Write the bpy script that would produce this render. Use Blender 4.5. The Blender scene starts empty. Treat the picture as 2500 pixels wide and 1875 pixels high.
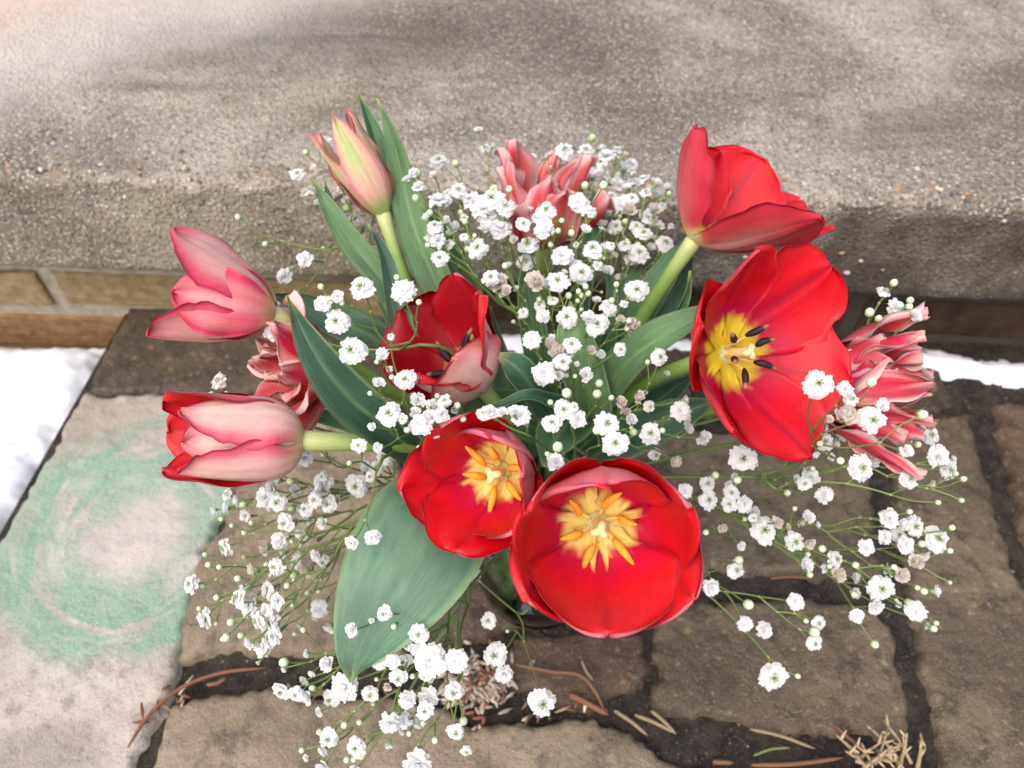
import bpy, bmesh, math, random
import numpy as np
from mathutils import Vector, Matrix, Quaternion

# ------------------------------------------------------------------ camera, world, sun, exposure
S = bpy.context.scene
COL = S.collection
PITCH = math.radians(50.0)
CAMZ = 0.65
F25 = 1962.0                       # focal length in pixels of the 2500 px wide photograph
cam_d = bpy.data.cameras.new('camera'); cam = bpy.data.objects.new('camera', cam_d); COL.objects.link(cam)
cam.location = (0, 0, CAMZ); cam.rotation_euler = (math.radians(90) - PITCH, 0, 0)
cam_d.sensor_width = 36; cam_d.lens = 36 * F25 / 2500; cam_d.clip_start = 0.01; cam_d.clip_end = 200
cam_d.dof.use_dof = True; cam_d.dof.focus_distance = 0.41; cam_d.dof.aperture_fstop = 9.0
S.camera = cam

SUN_EL, SUN_AZ = math.radians(58), math.radians(215)     # azimuth clockwise from +Y
w = bpy.data.worlds.new('World'); S.world = w; w.use_nodes = True
nt = w.node_tree; nt.nodes.clear()
sky = nt.nodes.new('ShaderNodeTexSky'); sky.sky_type = 'NISHITA'; sky.sun_disc = False
sky.sun_elevation = SUN_EL; sky.sun_rotation = SUN_AZ; sky.air_density = 1.0; sky.dust_density = 4.5; sky.ozone_density = 0.5
bg = nt.nodes.new('ShaderNodeBackground'); bg.inputs[1].default_value = 0.15
out = nt.nodes.new('ShaderNodeOutputWorld')
nt.links.new(sky.outputs[0], bg.inputs[0]); nt.links.new(bg.outputs[0], out.inputs[0])
sd = bpy.data.lights.new('sun', 'SUN'); sun = bpy.data.objects.new('sun', sd); COL.objects.link(sun)
sd.energy = 1.25; sd.angle = math.radians(85); sd.color = (1.0, 0.95, 0.88)
sv = Vector((math.sin(SUN_AZ) * math.cos(SUN_EL), math.cos(SUN_AZ) * math.cos(SUN_EL), math.sin(SUN_EL)))
sun.rotation_euler = sv.to_track_quat('Z', 'Y').to_euler()
S.view_settings.view_transform = 'Standard'; S.view_settings.look = 'None'
S.cycles.max_bounces = 8; S.cycles.diffuse_bounces = 5; S.cycles.glossy_bounces = 3; S.cycles.transmission_bounces = 8
S.view_settings.gamma = 1.0; S.view_settings.exposure = 0.76

# ------------------------------------------------------------------ helpers
FW = np.array([0, math.cos(PITCH), -math.sin(PITCH)]); RT = np.array([1.0, 0, 0]); UP = np.array([0, math.sin(PITCH), math.cos(PITCH)])
CAMP = np.array([0, 0, CAMZ])
def P(px, py, d):                  # a measured place in the photograph (2500 wide) at a given distance -> world point
    return CAMP + d * (FW + RT * (px - 1250) / F25 + UP * (937.5 - py) / F25)
def V(x, y, d): return P(x * 1.1302, y * 1.1302, d)
def G(px, py, z=0.0):              # place on a horizontal plane
    r = FW + RT * (px - 1250) / F25 + UP * (937.5 - py) / F25
    return CAMP + r * ((z - CAMZ) / r[2])
def dirv(x, y, c):                 # direction: right, up in the view, toward the viewer
    v = RT * x + UP * y - FW * c
    return v / np.linalg.norm(v)
def nrm(v): return v / (np.linalg.norm(v) + 1e-12)
def lin(r, g, b):
    f = lambda c: (c / 255) / 12.92 if c <= 10 else (((c / 255) + 0.055) / 1.055) ** 2.4
    return np.array([f(r), f(g), f(b)])
_grids = {}
def vnoise(x, y, seed=0):
    if seed not in _grids: _grids[seed] = np.random.RandomState(seed).rand(64, 64)
    g = _grids[seed]
    x = np.asarray(x, float); y = np.asarray(y, float)
    xi = np.floor(x).astype(int); yi = np.floor(y).astype(int); fx = x - xi; fy = y - yi
    fx = fx * fx * (3 - 2 * fx); fy = fy * fy * (3 - 2 * fy)
    a = g[xi % 64, yi % 64]; b = g[(xi + 1) % 64, yi % 64]; c = g[xi % 64, (yi + 1) % 64]; d = g[(xi + 1) % 64, (yi + 1) % 64]
    return (a * (1 - fx) + b * fx) * (1 - fy) + (c * (1 - fx) + d * fx) * fy
def sstep(a, b, x):
    t = np.clip((x - a) / (b - a), 0, 1); return t * t * (3 - 2 * t)
def mix(a, b, t):
    t = np.asarray(t)[..., None]; return np.asarray(a) * (1 - t) + np.asarray(b) * t
def cspline(xs, ys, x):            # smooth interpolation of control values
    xs = np.asarray(xs, float); ys = np.asarray(ys, float); x = np.asarray(x, float)
    m = np.gradient(ys, xs)
    i = np.clip(np.searchsorted(xs, x) - 1, 0, len(xs) - 2)
    h = xs[i + 1] - xs[i]; t = (x - xs[i]) / h
    return (2*t**3-3*t**2+1)*ys[i] + (t**3-2*t**2+t)*h*m[i] + (-2*t**3+3*t**2)*ys[i+1] + (t**3-t**2)*h*m[i+1]
def path(pts, n):
    pts = np.array(pts, float)
    L = np.concatenate([[0], np.cumsum(np.linalg.norm(np.diff(pts, axis=0), axis=1))]); L /= L[-1]
    t = np.linspace(0, 1, n)
    return np.stack([cspline(L, pts[:, k], t) for k in range(3)], 1) if len(pts) > 2 else pts[0] + (pts[-1] - pts[0]) * t[:, None]

class MB:
    def __init__(s): s.v = []; s.f = []; s.c = []; s.uv = []; s.n = 0
    def add(s, v, f, c=None, uv=None):
        v = np.asarray(v, float).reshape(-1, 3); k = len(v)
        s.v.append(v); s.f += [tuple(int(i) + s.n for i in q) for q in f]
        c = np.ones((k, 3)) * .5 if c is None else np.broadcast_to(np.asarray(c, float), (k, 3))
        uv = np.zeros((k, 2)) if uv is None else np.asarray(uv, float).reshape(-1, 2)
        s.c.append(c); s.uv.append(uv); s.n += k
    def grid(s, p, c, uv, closed=False):        # p: (n,m,3)
        n, m = p.shape[:2]
        f = [(i*m+j, i*m+(j+1) % m, (i+1)*m+(j+1) % m, (i+1)*m+j) for i in range(n-1) for j in range(m if closed else m-1)]
        s.add(p, f, None if c is None else np.broadcast_to(c, (n, m, 3)).reshape(-1, 3), uv)
    def tube(s, pts, r, c, sides=8, caps=True):
        pts = np.asarray(pts, float); n = len(pts); r = np.broadcast_to(r, (n,))
        T = np.gradient(pts, axis=0); T /= np.linalg.norm(T, axis=1)[:, None] + 1e-12
        a = nrm(np.cross(T[0], [0.3, 0.5, 0.81])); rows = []
        for i in range(n):
            a = nrm(a - T[i] * np.dot(a, T[i])); b = np.cross(T[i], a)
            an = np.arange(sides) * 2 * math.pi / sides
            rows.append(pts[i] + r[i] * (np.cos(an)[:, None] * a + np.sin(an)[:, None] * b))
        p = np.array(rows); c = np.asarray(c, float)
        cc = np.broadcast_to(c[:, None, :] if c.ndim == 2 else c, (n, sides, 3))
        uv = np.stack(np.meshgrid(np.linspace(0, 1, n), np.linspace(0, 1, sides), indexing='ij'), -1)
        b0 = s.n; s.grid(p, cc, uv, True)
        if caps:
            s.f.append(tuple(b0 + i for i in range(sides))[::-1]); s.f.append(tuple(b0 + (n - 1) * sides + i for i in range(sides)))
    def mesh(s, name, mat, off=(0, 0, 0), smooth=True):
        me = bpy.data.meshes.new(name)
        v = np.concatenate(s.v) - np.asarray(off, float)
        me.from_pydata(v.tolist(), [], s.f); me.update()
        c = np.concatenate(s.c); ca = me.color_attributes.new('Col', 'FLOAT_COLOR', 'POINT')
        ca.data.foreach_set('color', np.concatenate([c, np.ones((len(c), 1))], 1).astype(np.float32).ravel())
        uv = np.concatenate(s.uv); ul = me.uv_layers.new(name='UVMap')
        li = np.zeros(len(me.loops), np.int32); me.loops.foreach_get('vertex_index', li)
        ul.data.foreach_set('uv', uv[li].astype(np.float32).ravel())
        me.polygons.foreach_set('use_smooth', [smooth] * len(me.polygons))
        me.materials.append(mat); return me
    def build(s, name, mat, parent=None, smooth=True):
        off = np.array(parent.location) if parent is not None else np.zeros(3)
        if parent is not None and parent.parent is not None: off = off + np.array(parent.parent.location)
        return link(name, s.mesh(name, mat, off, smooth), parent)
def link(name, me, parent=None):
    o = bpy.data.objects.new(name, me); COL.objects.link(o)
    if parent is not None: o.parent = parent
    return o
def tag(o, label=None, cat=None, group=None, kind=None):
    for k, v in (('label', label), ('category', cat), ('group', group), ('kind', kind)):
        if v: o[k] = v
    return o
def thing(name, loc, label, cat, group=None):
    o = bpy.data.objects.new(name, None); COL.objects.link(o); o.location = [float(x) for x in loc]; o.empty_display_size = .02
    return tag(o, label, cat, group)

# ------------------------------------------------------------------ materials
class NT:
    def __init__(s, name):
        s.m = bpy.data.materials.new(name); s.m.use_nodes = True; s.t = s.m.node_tree; s.t.nodes.clear()
        s.out = s.t.nodes.new('ShaderNodeOutputMaterial')
    def n(s, typ, _props=None, **inp):
        nd = s.t.nodes.new('ShaderNode' + typ)
        for k, v in (_props or {}).items(): setattr(nd, k, v)
        for k, v in inp.items():
            key = k.replace('_', ' ')
            if key.isdigit() or key.startswith('i') and key[1:].isdigit(): sock = nd.inputs[int(key.lstrip('i'))]
            else: sock = nd.inputs[key]
            s.set(sock, v)
        return nd
    def set(s, sock, v):
        if isinstance(v, bpy.types.Node): v = v.outputs[0]
        if isinstance(v, bpy.types.NodeSocket): s.t.links.new(v, sock)
        else:
            if sock.type == 'RGBA' and len(v) == 3: v = (*[float(x) for x in v], 1)
            sock.default_value = v
    def math(s, op, a, b=0.0, c=0.0, clamp=False):
        nd = s.t.nodes.new('ShaderNodeMath'); nd.operation = op; nd.use_clamp = clamp
        s.set(nd.inputs[0], a); s.set(nd.inputs[1], b); s.set(nd.inputs[2], c); return nd.outputs[0]
    def mix(s, f, a, b, typ='MIX'):
        nd = s.t.nodes.new('ShaderNodeMix'); nd.data_type = 'RGBA'; nd.blend_type = typ
        s.set(nd.inputs[0], f); s.set(nd.inputs[6], a); s.set(nd.inputs[7], b); return nd.outputs[2]
    def ramp(s, f, lo, hi):
        nd = s.t.nodes.new('ShaderNodeMapRange'); nd.interpolation_type = 'SMOOTHSTEP'
        s.set(nd.inputs[0], f); nd.inputs[1].default_value = lo; nd.inputs[2].default_value = hi; return nd.outputs[0]
    def noise(s, vec, scale, detail=4, rough=.55, dist=0.0):
        nd = s.n('TexNoise', Scale=scale, Detail=detail, Roughness=rough, Distortion=dist); s.set(nd.inputs['Vector'], vec); return nd.outputs[0]
    def done(s, shader): s.set(s.out.inputs[0], shader); return s.m

def petal_mat(name, trans=.3, rough=.42, spec=.35, stria=.10, us=3.0, vs=55.0, bump=.06, blot=.22):
    k = NT(name)
    col = k.n('Attribute', {'attribute_name': 'Col'}).outputs['Color']
    uv = k.n('UVMap').outputs[0]
    mp = k.n('Mapping', Vector=uv, Scale=(us, vs, 1))
    nz = k.noise(mp.outputs[0], 1.0, 3)
    mp2 = k.n('Mapping', Vector=uv, Scale=(us * 3, us * 3, 1)); nz2 = k.noise(mp2.outputs[0], 1.6, 4)
    f = k.math('MULTIPLY_ADD', nz, stria * 2, 1 - stria); f2 = k.math('MULTIPLY_ADD', nz2, blot * 1.6, 1 - blot * .8)
    g = k.math('MULTIPLY', f, f2)
    c = k.mix(1.0, col, k.n('CombineColor', i0=g, i1=g, i2=g).outputs[0], 'MULTIPLY')
    bp = k.n('Bump', Strength=bump, Distance=.002, Height=nz)
    b = k.n('BsdfPrincipled', Base_Color=c, Roughness=rough, Normal=bp.outputs[0]); b.inputs['Specular IOR Level'].default_value = spec
    t = k.n('BsdfTranslucent', Color=c, Normal=bp.outputs[0])
    ms = k.n('MixShader', i0=trans, i1=b.outputs[0], i2=t.outputs[0])
    return k.done(ms.outputs[0])
M_PETAL = petal_mat('tulip_petal', .22, .40, .35, .20, 2.5, 95.0, .2)
M_WHITE = petal_mat('gypsophila_white', .5, .6, .2, .03, bump=.0)
M_LEAF = petal_mat('tulip_leaf', .10, .45, .35, .15, 2.2, 70.0, .4, .5)
M_STEM = petal_mat('plant_stem', .05, .42, .4, .10, 8.0, 12.0, .05)
def plain(name, rough=.6, spec=.3, bumpscale=None, bump=.2, vary=.15):
    k = NT(name); col = k.n('Attribute', {'attribute_name': 'Col'}).outputs['Color']
    tc = k.n('TexCoord').outputs['Object']; nz = k.noise(tc, bumpscale or 300, 4)
    g = k.math('MULTIPLY_ADD', nz, vary * 2, 1 - vary)
    c = k.mix(1.0, col, k.n('CombineColor', i0=g, i1=g, i2=g).outputs[0], 'MULTIPLY')
    bp = k.n('Bump', Strength=bump, Distance=.001, Height=nz)
    b = k.n('BsdfPrincipled', Base_Color=c, Roughness=rough, Normal=bp.outputs[0]); b.inputs['Specular IOR Level'].default_value = spec
    return k.done(b.outputs[0])
M_PART = plain('stamen', .55, .3, 900, .3, .15)
M_DRY = plain('dry_plant', .8, .15, 500, .4, .3)

# concrete with exposed aggregate
def concrete():
    k = NT('aggregate_concrete'); p = k.n('TexCoord').outputs['Object']
    vor = k.n('TexVoronoi', Vector=p, Scale=230.0, Randomness=1.0); vor2 = k.n('TexVoronoi', Vector=p, Scale=480.0)
    sep = k.n('SeparateColor', Color=vor.outputs['Color']); sep2 = k.n('SeparateColor', Color=vor2.outputs['Color'])
    big = k.noise(p, 3.2, 5, .6, .6); mid = k.noise(p, 14.0, 5, .6, .4); fine = k.noise(p, 700.0, 3)
    cem = k.mix(k.ramp(big, .38, .62), lin(112, 103, 93), lin(168, 159, 147))
    cem = k.mix(k.math('MULTIPLY', k.ramp(mid, .5, .7), .5), cem, lin(100, 94, 82))
    # pebbles: mostly grey-buff, some pale, some dark, a few orange
    peb = k.mix(sep.outputs[0], lin(100, 92, 80), lin(222, 212, 192))
    peb = k.mix(k.ramp(sep.outputs[1], .90, .93), peb, lin(64, 64, 68))
    peb = k.mix(k.ramp(sep.outputs[2], .93, .95), peb, lin(190, 140, 96))
    core = k.ramp(vor.outputs['Distance'], .52, .30)
    c = k.mix(k.math('MULTIPLY', core, .68), cem, peb)
    c = k.mix(k.math('MULTIPLY', k.ramp(sep2.outputs[0], .55, .9), .35), c, lin(188, 178, 166))
    c = k.mix(k.math('MULTIPLY', k.ramp(sep2.outputs[1], .72, .95), .5), c, lin(70, 62, 56))
    # algae and dirt stains with shapes of their own
    xyz = k.n('SeparateXYZ', Vector=p)
    alg = k.math('MULTIPLY', k.ramp(k.noise(p, 5.0, 5, .6), .45, .65), k.ramp(xyz.outputs[0], .05, -.35))
    c = k.mix(k.math('MULTIPLY', alg, .42), c, lin(132, 126, 84))
    st = k.n('Mapping', Vector=p, Rotation=(0, 0, .35), Scale=(2.0, 9.0, 2.0)); stn = k.ramp(k.noise(st.outputs[0], 1.0, 4, .6, .3), .52, .68)
    c = k.mix(k.math('MULTIPLY', stn, .55), c, lin(92, 84, 74))
    mq = k.n('Mapping', Vector=p, Location=(.22, -.86, 0)); mq2 = k.n('Mapping', Vector=mq.outputs[0], Rotation=(0, 0, -.45), Scale=(1.6, 6.0, 0)); 
    sl = k.n('VectorMath', {'operation': 'LENGTH'}); k.set(sl.inputs[0], mq2.outputs[0]); slj = k.math('ADD', sl.outputs['Value'], k.math('MULTIPLY', k.math('SUBTRACT', k.noise(p, 9.0, 5), .5), .9))
    c = k.mix(k.math('MULTIPLY', k.ramp(slj, .75, .15), .5), c, lin(76, 68, 60))
    # rubbed pink chalk on the far left of the tread
    sd_ = k.math('ADD', k.math('MULTIPLY', k.math('ADD', xyz.outputs[0], .12), -.563), k.math('MULTIPLY', k.math('SUBTRACT', xyz.outputs[1], .957), .826))
    sd_ = k.math('ADD', sd_, k.math('MULTIPLY', k.math('SUBTRACT', k.noise(p, 6.0, 4), .5), .16))
    ch = k.math('MULTIPLY', k.ramp(sd_, -.05, .12), k.ramp(sd_, .9, .5))
    chc = k.mix(k.ramp(sd_, .10, .26), lin(206, 198, 188), lin(230, 206, 194))
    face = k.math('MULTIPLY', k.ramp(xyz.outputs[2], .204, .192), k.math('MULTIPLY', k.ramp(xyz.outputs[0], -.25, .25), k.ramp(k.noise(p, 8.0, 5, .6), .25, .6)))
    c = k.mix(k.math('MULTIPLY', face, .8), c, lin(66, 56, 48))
    c = k.mix(k.math('MULTIPLY', ch, .62), c, chc)
    h = k.math('ADD', k.math('MULTIPLY', core, .8), k.math('MULTIPLY', fine, .5)); h = k.math('ADD', h, k.math('MULTIPLY', k.ramp(vor2.outputs['Distance'], .5, .2), .35))
    bp = k.n('Bump', Strength=.8, Distance=.003, Height=h)
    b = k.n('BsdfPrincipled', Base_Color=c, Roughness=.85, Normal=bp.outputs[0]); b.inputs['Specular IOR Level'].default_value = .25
    return k.done(b.outputs[0])
M_CONC = concrete()
def stone(name, c1, c2, c3, rough=.6, spot=.5):
    k = NT(name); p = k.n('TexCoord').outputs['Object']
    a = k.noise(p, 7.0, 6, .62, .5); b_ = k.noise(p, 42.0, 5, .65); d = k.noise(p, 160.0, 4, .6); e = k.noise(p, 700.0, 3)
    c = k.mix(k.ramp(a, .38, .64), c1, c2)
    c = k.mix(k.math('MULTIPLY', k.ramp(b_, .48, .64), .85), c, c3)
    c = k.mix(k.math('MULTIPLY', k.ramp(d, .58, .74), spot), c, lin(56, 50, 44))
    c = k.mix(k.math('MULTIPLY', k.ramp(d, .42, .28), .35), c, lin(176, 160, 140))
    c = k.mix(k.math('MULTIPLY', k.ramp(e, .56, .70), .45), c, lin(48, 43, 38)); c = k.mix(k.math('MULTIPLY', k.ramp(e, .42, .30), .35), c, lin(180, 166, 148))
    vs = k.n('TexVoronoi', Vector=p, Scale=34.0); c = k.mix(k.math('MULTIPLY', k.ramp(vs.outputs['Distance'], .13, .05), .5), c, lin(150, 112, 62))
    h = k.math('ADD', k.math('MULTIPLY', b_, 1.2), k.math('ADD', k.math('MULTIPLY', d, .6), k.math('MULTIPLY', e, .3)))
    bp = k.n('Bump', Strength=.8, Distance=.004, Height=h)
    ro = k.math('MULTIPLY_ADD', b_, .3, rough - .15)
    b = k.n('BsdfPrincipled', Base_Color=c, Roughness=ro, Normal=bp.outputs[0]); b.inputs['Specular IOR Level'].default_value = .4
    return k, c, b
k, c, b = stone('brown_flagstone', lin(78, 67, 53), lin(106, 93, 75), lin(62, 54, 43)); M_STONE = k.done(b.outputs[0])
k, c, b = stone('tan_flagstone', lin(116, 103, 85), lin(142, 129, 108), lin(94, 84, 72)); M_TAN = k.done(b.outputs[0])
k, c, b = stone('dark_flagstone', lin(60, 51, 41), lin(80, 69, 55), lin(50, 44, 36)); M_DARK = k.done(b.outputs[0])
k, c, b = stone('rust_flagstone', lin(74, 58, 46), lin(94, 77, 62), lin(60, 50, 41)); M_RUST = k.done(b.outputs[0])
# chalk-covered stone
CH = G(345, 1305)
k, c, b = stone('chalked_flagstone', lin(150, 141, 132), lin(176, 167, 158), lin(140, 132, 120), .8, .3)
p = k.n('TexCoord').outputs['Object']; s = k.n('SeparateXYZ', Vector=p)
dx = k.math('SUBTRACT', s.outputs[0], float(CH[0])); dy = k.math('SUBTRACT', s.outputs[1], float(CH[1]))
r = k.math('SQRT', k.math('ADD', k.math('MULTIPLY', dx, dx), k.math('MULTIPLY', dy, dy)))
an = k.math('ARCTAN2', dy, dx)
sw = k.n('CombineXYZ', X=k.math('MULTIPLY', r, 42.0), Y=k.math('SINE', k.math('ADD', an, k.math('MULTIPLY', r, 9.0))), Z=k.math('COSINE', k.math('ADD', an, k.math('MULTIPLY', r, 9.0))))
swn = k.noise(sw.outputs[0], 1.0, 5, .62, .6)
rj = k.math('ADD', r, k.math('MULTIPLY', k.math('SUBTRACT', k.noise(p, 16.0, 4), .5), .05))
ring = k.math('MULTIPLY', k.ramp(rj, .022, .066), k.ramp(rj, .150, .110))
grain = k.ramp(k.noise(p, 420.0, 3), .30, .55)
gm = k.math('MULTIPLY', k.math('MULTIPLY', ring, k.ramp(swn, .34, .56)), k.math('MULTIPLY_ADD', grain, .6, .4))
pale = k.math('MULTIPLY', k.ramp(r, .16, .05), .45)
c2 = k.mix(pale, c, lin(198, 190, 186)); c2 = k.mix(k.math('MULTIPLY', gm, .78), c2, lin(104, 150, 124))
k.set(b.inputs['Base Color'], c2); M_CHALK = k.done(b.outputs[0])
def rough_mat(name, c1, c2, scale, rough=.95, bump=.8, dist=.004, speck=None):
    k = NT(name); p = k.n('TexCoord').outputs['Object']
    a = k.noise(p, scale, 6, .65); d = k.noise(p, scale * 8, 4, .6)
    c = k.mix(k.ramp(a, .35, .65), c1, c2)
    if speck is not None: c = k.mix(k.math('MULTIPLY', k.ramp(d, .60, .68), .7), c, speck)
    bp = k.n('Bump', Strength=bump, Distance=dist, Height=k.math('ADD', a, k.math('MULTIPLY', d, .5)))
    b = k.n('BsdfPrincipled', Base_Color=c, Roughness=rough, Normal=bp.outputs[0]); b.inputs['Specular IOR Level'].default_value = .2
    return k.done(b.outputs[0])
M_BED = rough_mat('dark_joint_mortar', lin(38, 34, 32), lin(62, 56, 50), 60, .9, speck=lin(110, 104, 98))
M_SOIL = rough_mat('soil', lin(52, 44, 36), lin(80, 68, 54), 30)
k = NT('wall_mortar'); p = k.n('TexCoord').outputs['Object']; a = k.noise(p, 70, 6, .65)
c = k.mix(k.ramp(a, .35, .65), lin(138, 128, 112), lin(164, 154, 138)); xs_ = k.n('SeparateXYZ', Vector=p).outputs[0]
painted_shade = k.math('ADD', xs_, k.math('MULTIPLY', k.math('SUBTRACT', k.noise(p, 9, 5), .5), .3)); c = k.mix(k.math('MULTIPLY', k.ramp(painted_shade, -.32, -.05), .93), c, lin(46, 37, 30))  # riser shade towards the right, painted into the mortar colour
b = k.n('BsdfPrincipled', Base_Color=c, Roughness=.95, Normal=k.n('Bump', Strength=.8, Distance=.004, Height=a).outputs[0]); M_MORT = k.done(b.outputs[0])
M_BRICK = rough_mat('old_brick', lin(138, 118, 84), lin(162, 144, 110), 85, .9, .9, .004, lin(96, 80, 62))
M_BRICK2 = rough_mat('red_brick', lin(134, 102, 74), lin(156, 126, 94), 85, .9, .9, .004, lin(90, 70, 58))
M_BRICK3 = rough_mat('shade_painted_brick', lin(48, 36, 28), lin(70, 54, 42), 30, .9, .7, .003, lin(40, 34, 30))  # right-hand bricks: shade under the ledge painted into the brick colour
k = NT('snow'); p = k.n('TexCoord').outputs['Object']
bp = k.n('Bump', Strength=.35, Distance=.004, Height=k.math('ADD', k.noise(p, 60, 4), k.math('MULTIPLY', k.noise(p, 600, 3), .3)))
b = k.n('BsdfPrincipled', Base_Color=(.78, .80, .84), Roughness=.7, Normal=bp.outputs[0])
b.inputs['Subsurface Weight'].default_value = .5; b.inputs['Subsurface Radius'].default_value = (.01, .012, .014); b.inputs['Subsurface Scale'].default_value = .6
M_SNOW = k.done(b.outputs[0])
k = NT('clear_glass'); b = k.n('BsdfPrincipled', Base_Color=(.93, .97, .96), Roughness=.02, IOR=1.48); b.inputs['Transmission Weight'].default_value = 1
M_GLASS = k.done(b.outputs[0])
k = NT('vase_water'); b = k.n('BsdfPrincipled', Base_Color=(.95, .98, .96), Roughness=.0, IOR=1.33); b.inputs['Transmission Weight'].default_value = 1
M_WATER = k.done(b.outputs[0])

# ------------------------------------------------------------------ the setting: ground, paving, step, brick riser, snow
def poly_dist(poly, X, Y):                     # signed distance to a polygon, inside positive
    poly = np.asarray(poly, float); d = np.full(X.shape, 1e9); ins = np.zeros(X.shape, bool)
    for i in range(len(poly)):
        a, b_ = poly[i], poly[(i + 1) % len(poly)]; e = b_ - a
        t = np.clip(((X - a[0]) * e[0] + (Y - a[1]) * e[1]) / (e @ e + 1e-12), 0, 1)
        d = np.minimum(d, np.hypot(X - a[0] - t * e[0], Y - a[1] - t * e[1]))
        with np.errstate(divide='ignore', invalid='ignore'):
            cr = ((a[1] > Y) != (b_[1] > Y)) & (X < (b_[0] - a[0]) * (Y - a[1]) / (b_[1] - a[1]) + a[0])
        ins ^= cr
    return np.where(ins, d, -d)
def field(poly, cell, hfun, edge=.003, seed=0):  # heightfield sheet over a polygon
    poly = np.asarray(poly)[:, :2]; lo = poly.min(0) - .012; hi = poly.max(0) + .012
    xs = np.arange(lo[0], hi[0] + cell, cell); ys = np.arange(lo[1], hi[1] + cell, cell)
    X, Y = np.meshgrid(xs, ys, indexing='ij')
    D = poly_dist(poly, X, Y)
    D = D + edge * (vnoise(X * 45 + 7, Y * 45, seed) - .5) * 2 + edge * .7 * (vnoise(X * 140, Y * 140 + 3, seed + 1) - .5) * 2
    Z = hfun(X, Y, D); keep = D > -.006
    idx = -np.ones(X.shape, int); m = MB(); pts = []; f = []
    cells = keep[:-1, :-1] & keep[1:, :-1] & keep[1:, 1:] & keep[:-1, 1:]
    use = np.zeros(X.shape, bool)
    for a, b_ in ((0, 0), (1, 0), (1, 1), (0, 1)):
        use[a:X.shape[0]-1+a, b_:X.shape[1]-1+b_] |= cells
    idx[use] = np.arange(use.sum())
    pts = np.stack([X[use], Y[use], Z[use]], 1)
    I, J = np.nonzero(cells)
    f = np.stack([idx[I, J], idx[I+1, J], idx[I+1, J+1], idx[I, J+1]], 1)
    m.add(pts, f); return m
SLOPE = -.0491
def wall_y(x): return .631 + SLOPE * x
m = MB(); m.add([(-30, -30, -.075), (30, -30, -.075), (30, 30, -.075), (-30, 30, -.075)], [(0, 1, 2, 3)])
tag(m.build('ground', M_SOIL), kind='structure')
# paving bed bounded on the left by the snow-covered lower ground
e1, e2 = G(300, 765), G(-60, 1390)
dd = (e2 - e1); e3 = e1 + dd * 6
bed = [(e1[0], wall_y(e1[0]) + .02), (e3[0], e3[1]), (3.5, e3[1]), (3.5, wall_y(3.5) + .02)]
m = MB(); n = len(bed); m.add([(x, y, -.007) for x, y in bed] + [(x, y, -.09) for x, y in bed], [(3, 2, 1, 0)[::-1]] + [(i, (i+1) % 4, (i+1) % 4 + 4, i + 4) for i in range(4)])
paving = tag(m.build('paving', M_BED, smooth=False), kind='structure')
def flag(pix, mat, dz=0.0, seed=0, bev=.007, raw=False, tilt=(0, 0)):
    poly = np.array(pix, float) if raw else np.array([G(x, y)[:2] for x, y in pix])
    def h(X, Y, D):
        t = np.clip(D / bev, -.6, 1)
        hh = dz + .0022 * (vnoise(X * 22, Y * 22, seed + 5) - .5) * 2 + .0008 * (vnoise(X * 90, Y * 90, seed + 6) - .5) * 2 + tilt[0] * (X - poly[:, 0].mean()) + tilt[1] * (Y - poly[:, 1].mean())
        return np.where(t > 0, hh - .006 * (1 - np.sqrt(np.clip(1 - (1 - t) ** 2, 0, 1))), hh - .006 + t * .02)
    c = poly.mean(0); mm = field(poly, .0032 if not raw else .02, h, .0045, seed)
    return mm.build('flagstone', mat, paving)
flag([(318, 752), (460, 740), (640, 742), (652, 800), (640, 955), (470, 962), (222, 962), (262, 850)], M_DARK, .004, 1)
flag([(205, 964), (470, 962), (600, 975), (606, 1080), (570, 1230), (508, 1335), (470, 1450), (425, 1640), (300, 1950), (-420, 1950), (-70, 1440), (20, 1290)], M_CHALK, .003, 2)
flag([(562, 1240), (600, 1082), (640, 982), (900, 1000), (1010, 1200), (990, 1460), (985, 1600), (760, 1596), (520, 1590), (420, 1625), (464, 1458), (500, 1340)], M_TAN, .002, 3)
flag([(690, 752), (1000, 762), (1300, 780), (1310, 960), (930, 985), (665, 970), (660, 860)], M_DARK, .0, 4)
flag([(1325, 782), (1700, 800), (1690, 1010), (1500, 1030), (1330, 1000)], M_DARK, .0, 5)
flag([(1725, 802), (2270, 850), (2340, 985), (2120, 1020), (1715, 1010)], M_DARK, -.002, 6)
flag([(1700, 1050), (1900, 1040), (2105, 1045), (2128, 1180), (2150, 1410), (1960, 1400), (1730, 1395), (1500, 1400), (1480, 1200), (1500, 1060)], M_STONE, .0, 7)
flag([(2165, 1030), (2360, 1010), (2420, 1210), (2478, 1400), (2560, 1560), (2650, 1950), (2306, 1950), (2272, 1700), (2230, 1480), (2185, 1200)], M_STONE, .001, 8)
flag([(2425, 985), (2640, 985), (2900, 1500), (2640, 1500), (2520, 1370)], M_RUST, .002, 9)
flag([(1612, 1468), (1880, 1458), (2120, 1470), (2172, 1530), (2205, 1660), (2236, 1800), (2050, 1805), (1860, 1780), (1610, 1730), (1596, 1600)], M_STONE, .0, 10)
flag([(1265, 1545), (1500, 1530), (1572, 1540), (1574, 1665), (1520, 1690), (1440, 1745), (1330, 1700), (1200, 1650)], M_RUST, -.001, 11)
flag([(1075, 1300), (1240, 1270), (1480, 1440), (1500, 1510), (1260, 1525), (1130, 1570), (1030, 1580), (1030, 1440)], M_RUST, .0, 12)
flag([(415, 1730), (470, 1700), (640, 1692), (960, 1705), (1090, 1740), (1160, 1770), (1300, 1765), (1440, 1752), (1540, 1800), (1640, 1872), (1760, 1900), (1700, 2150), (330, 2150), (370, 1880)], M_TAN, .006, 13)
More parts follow.
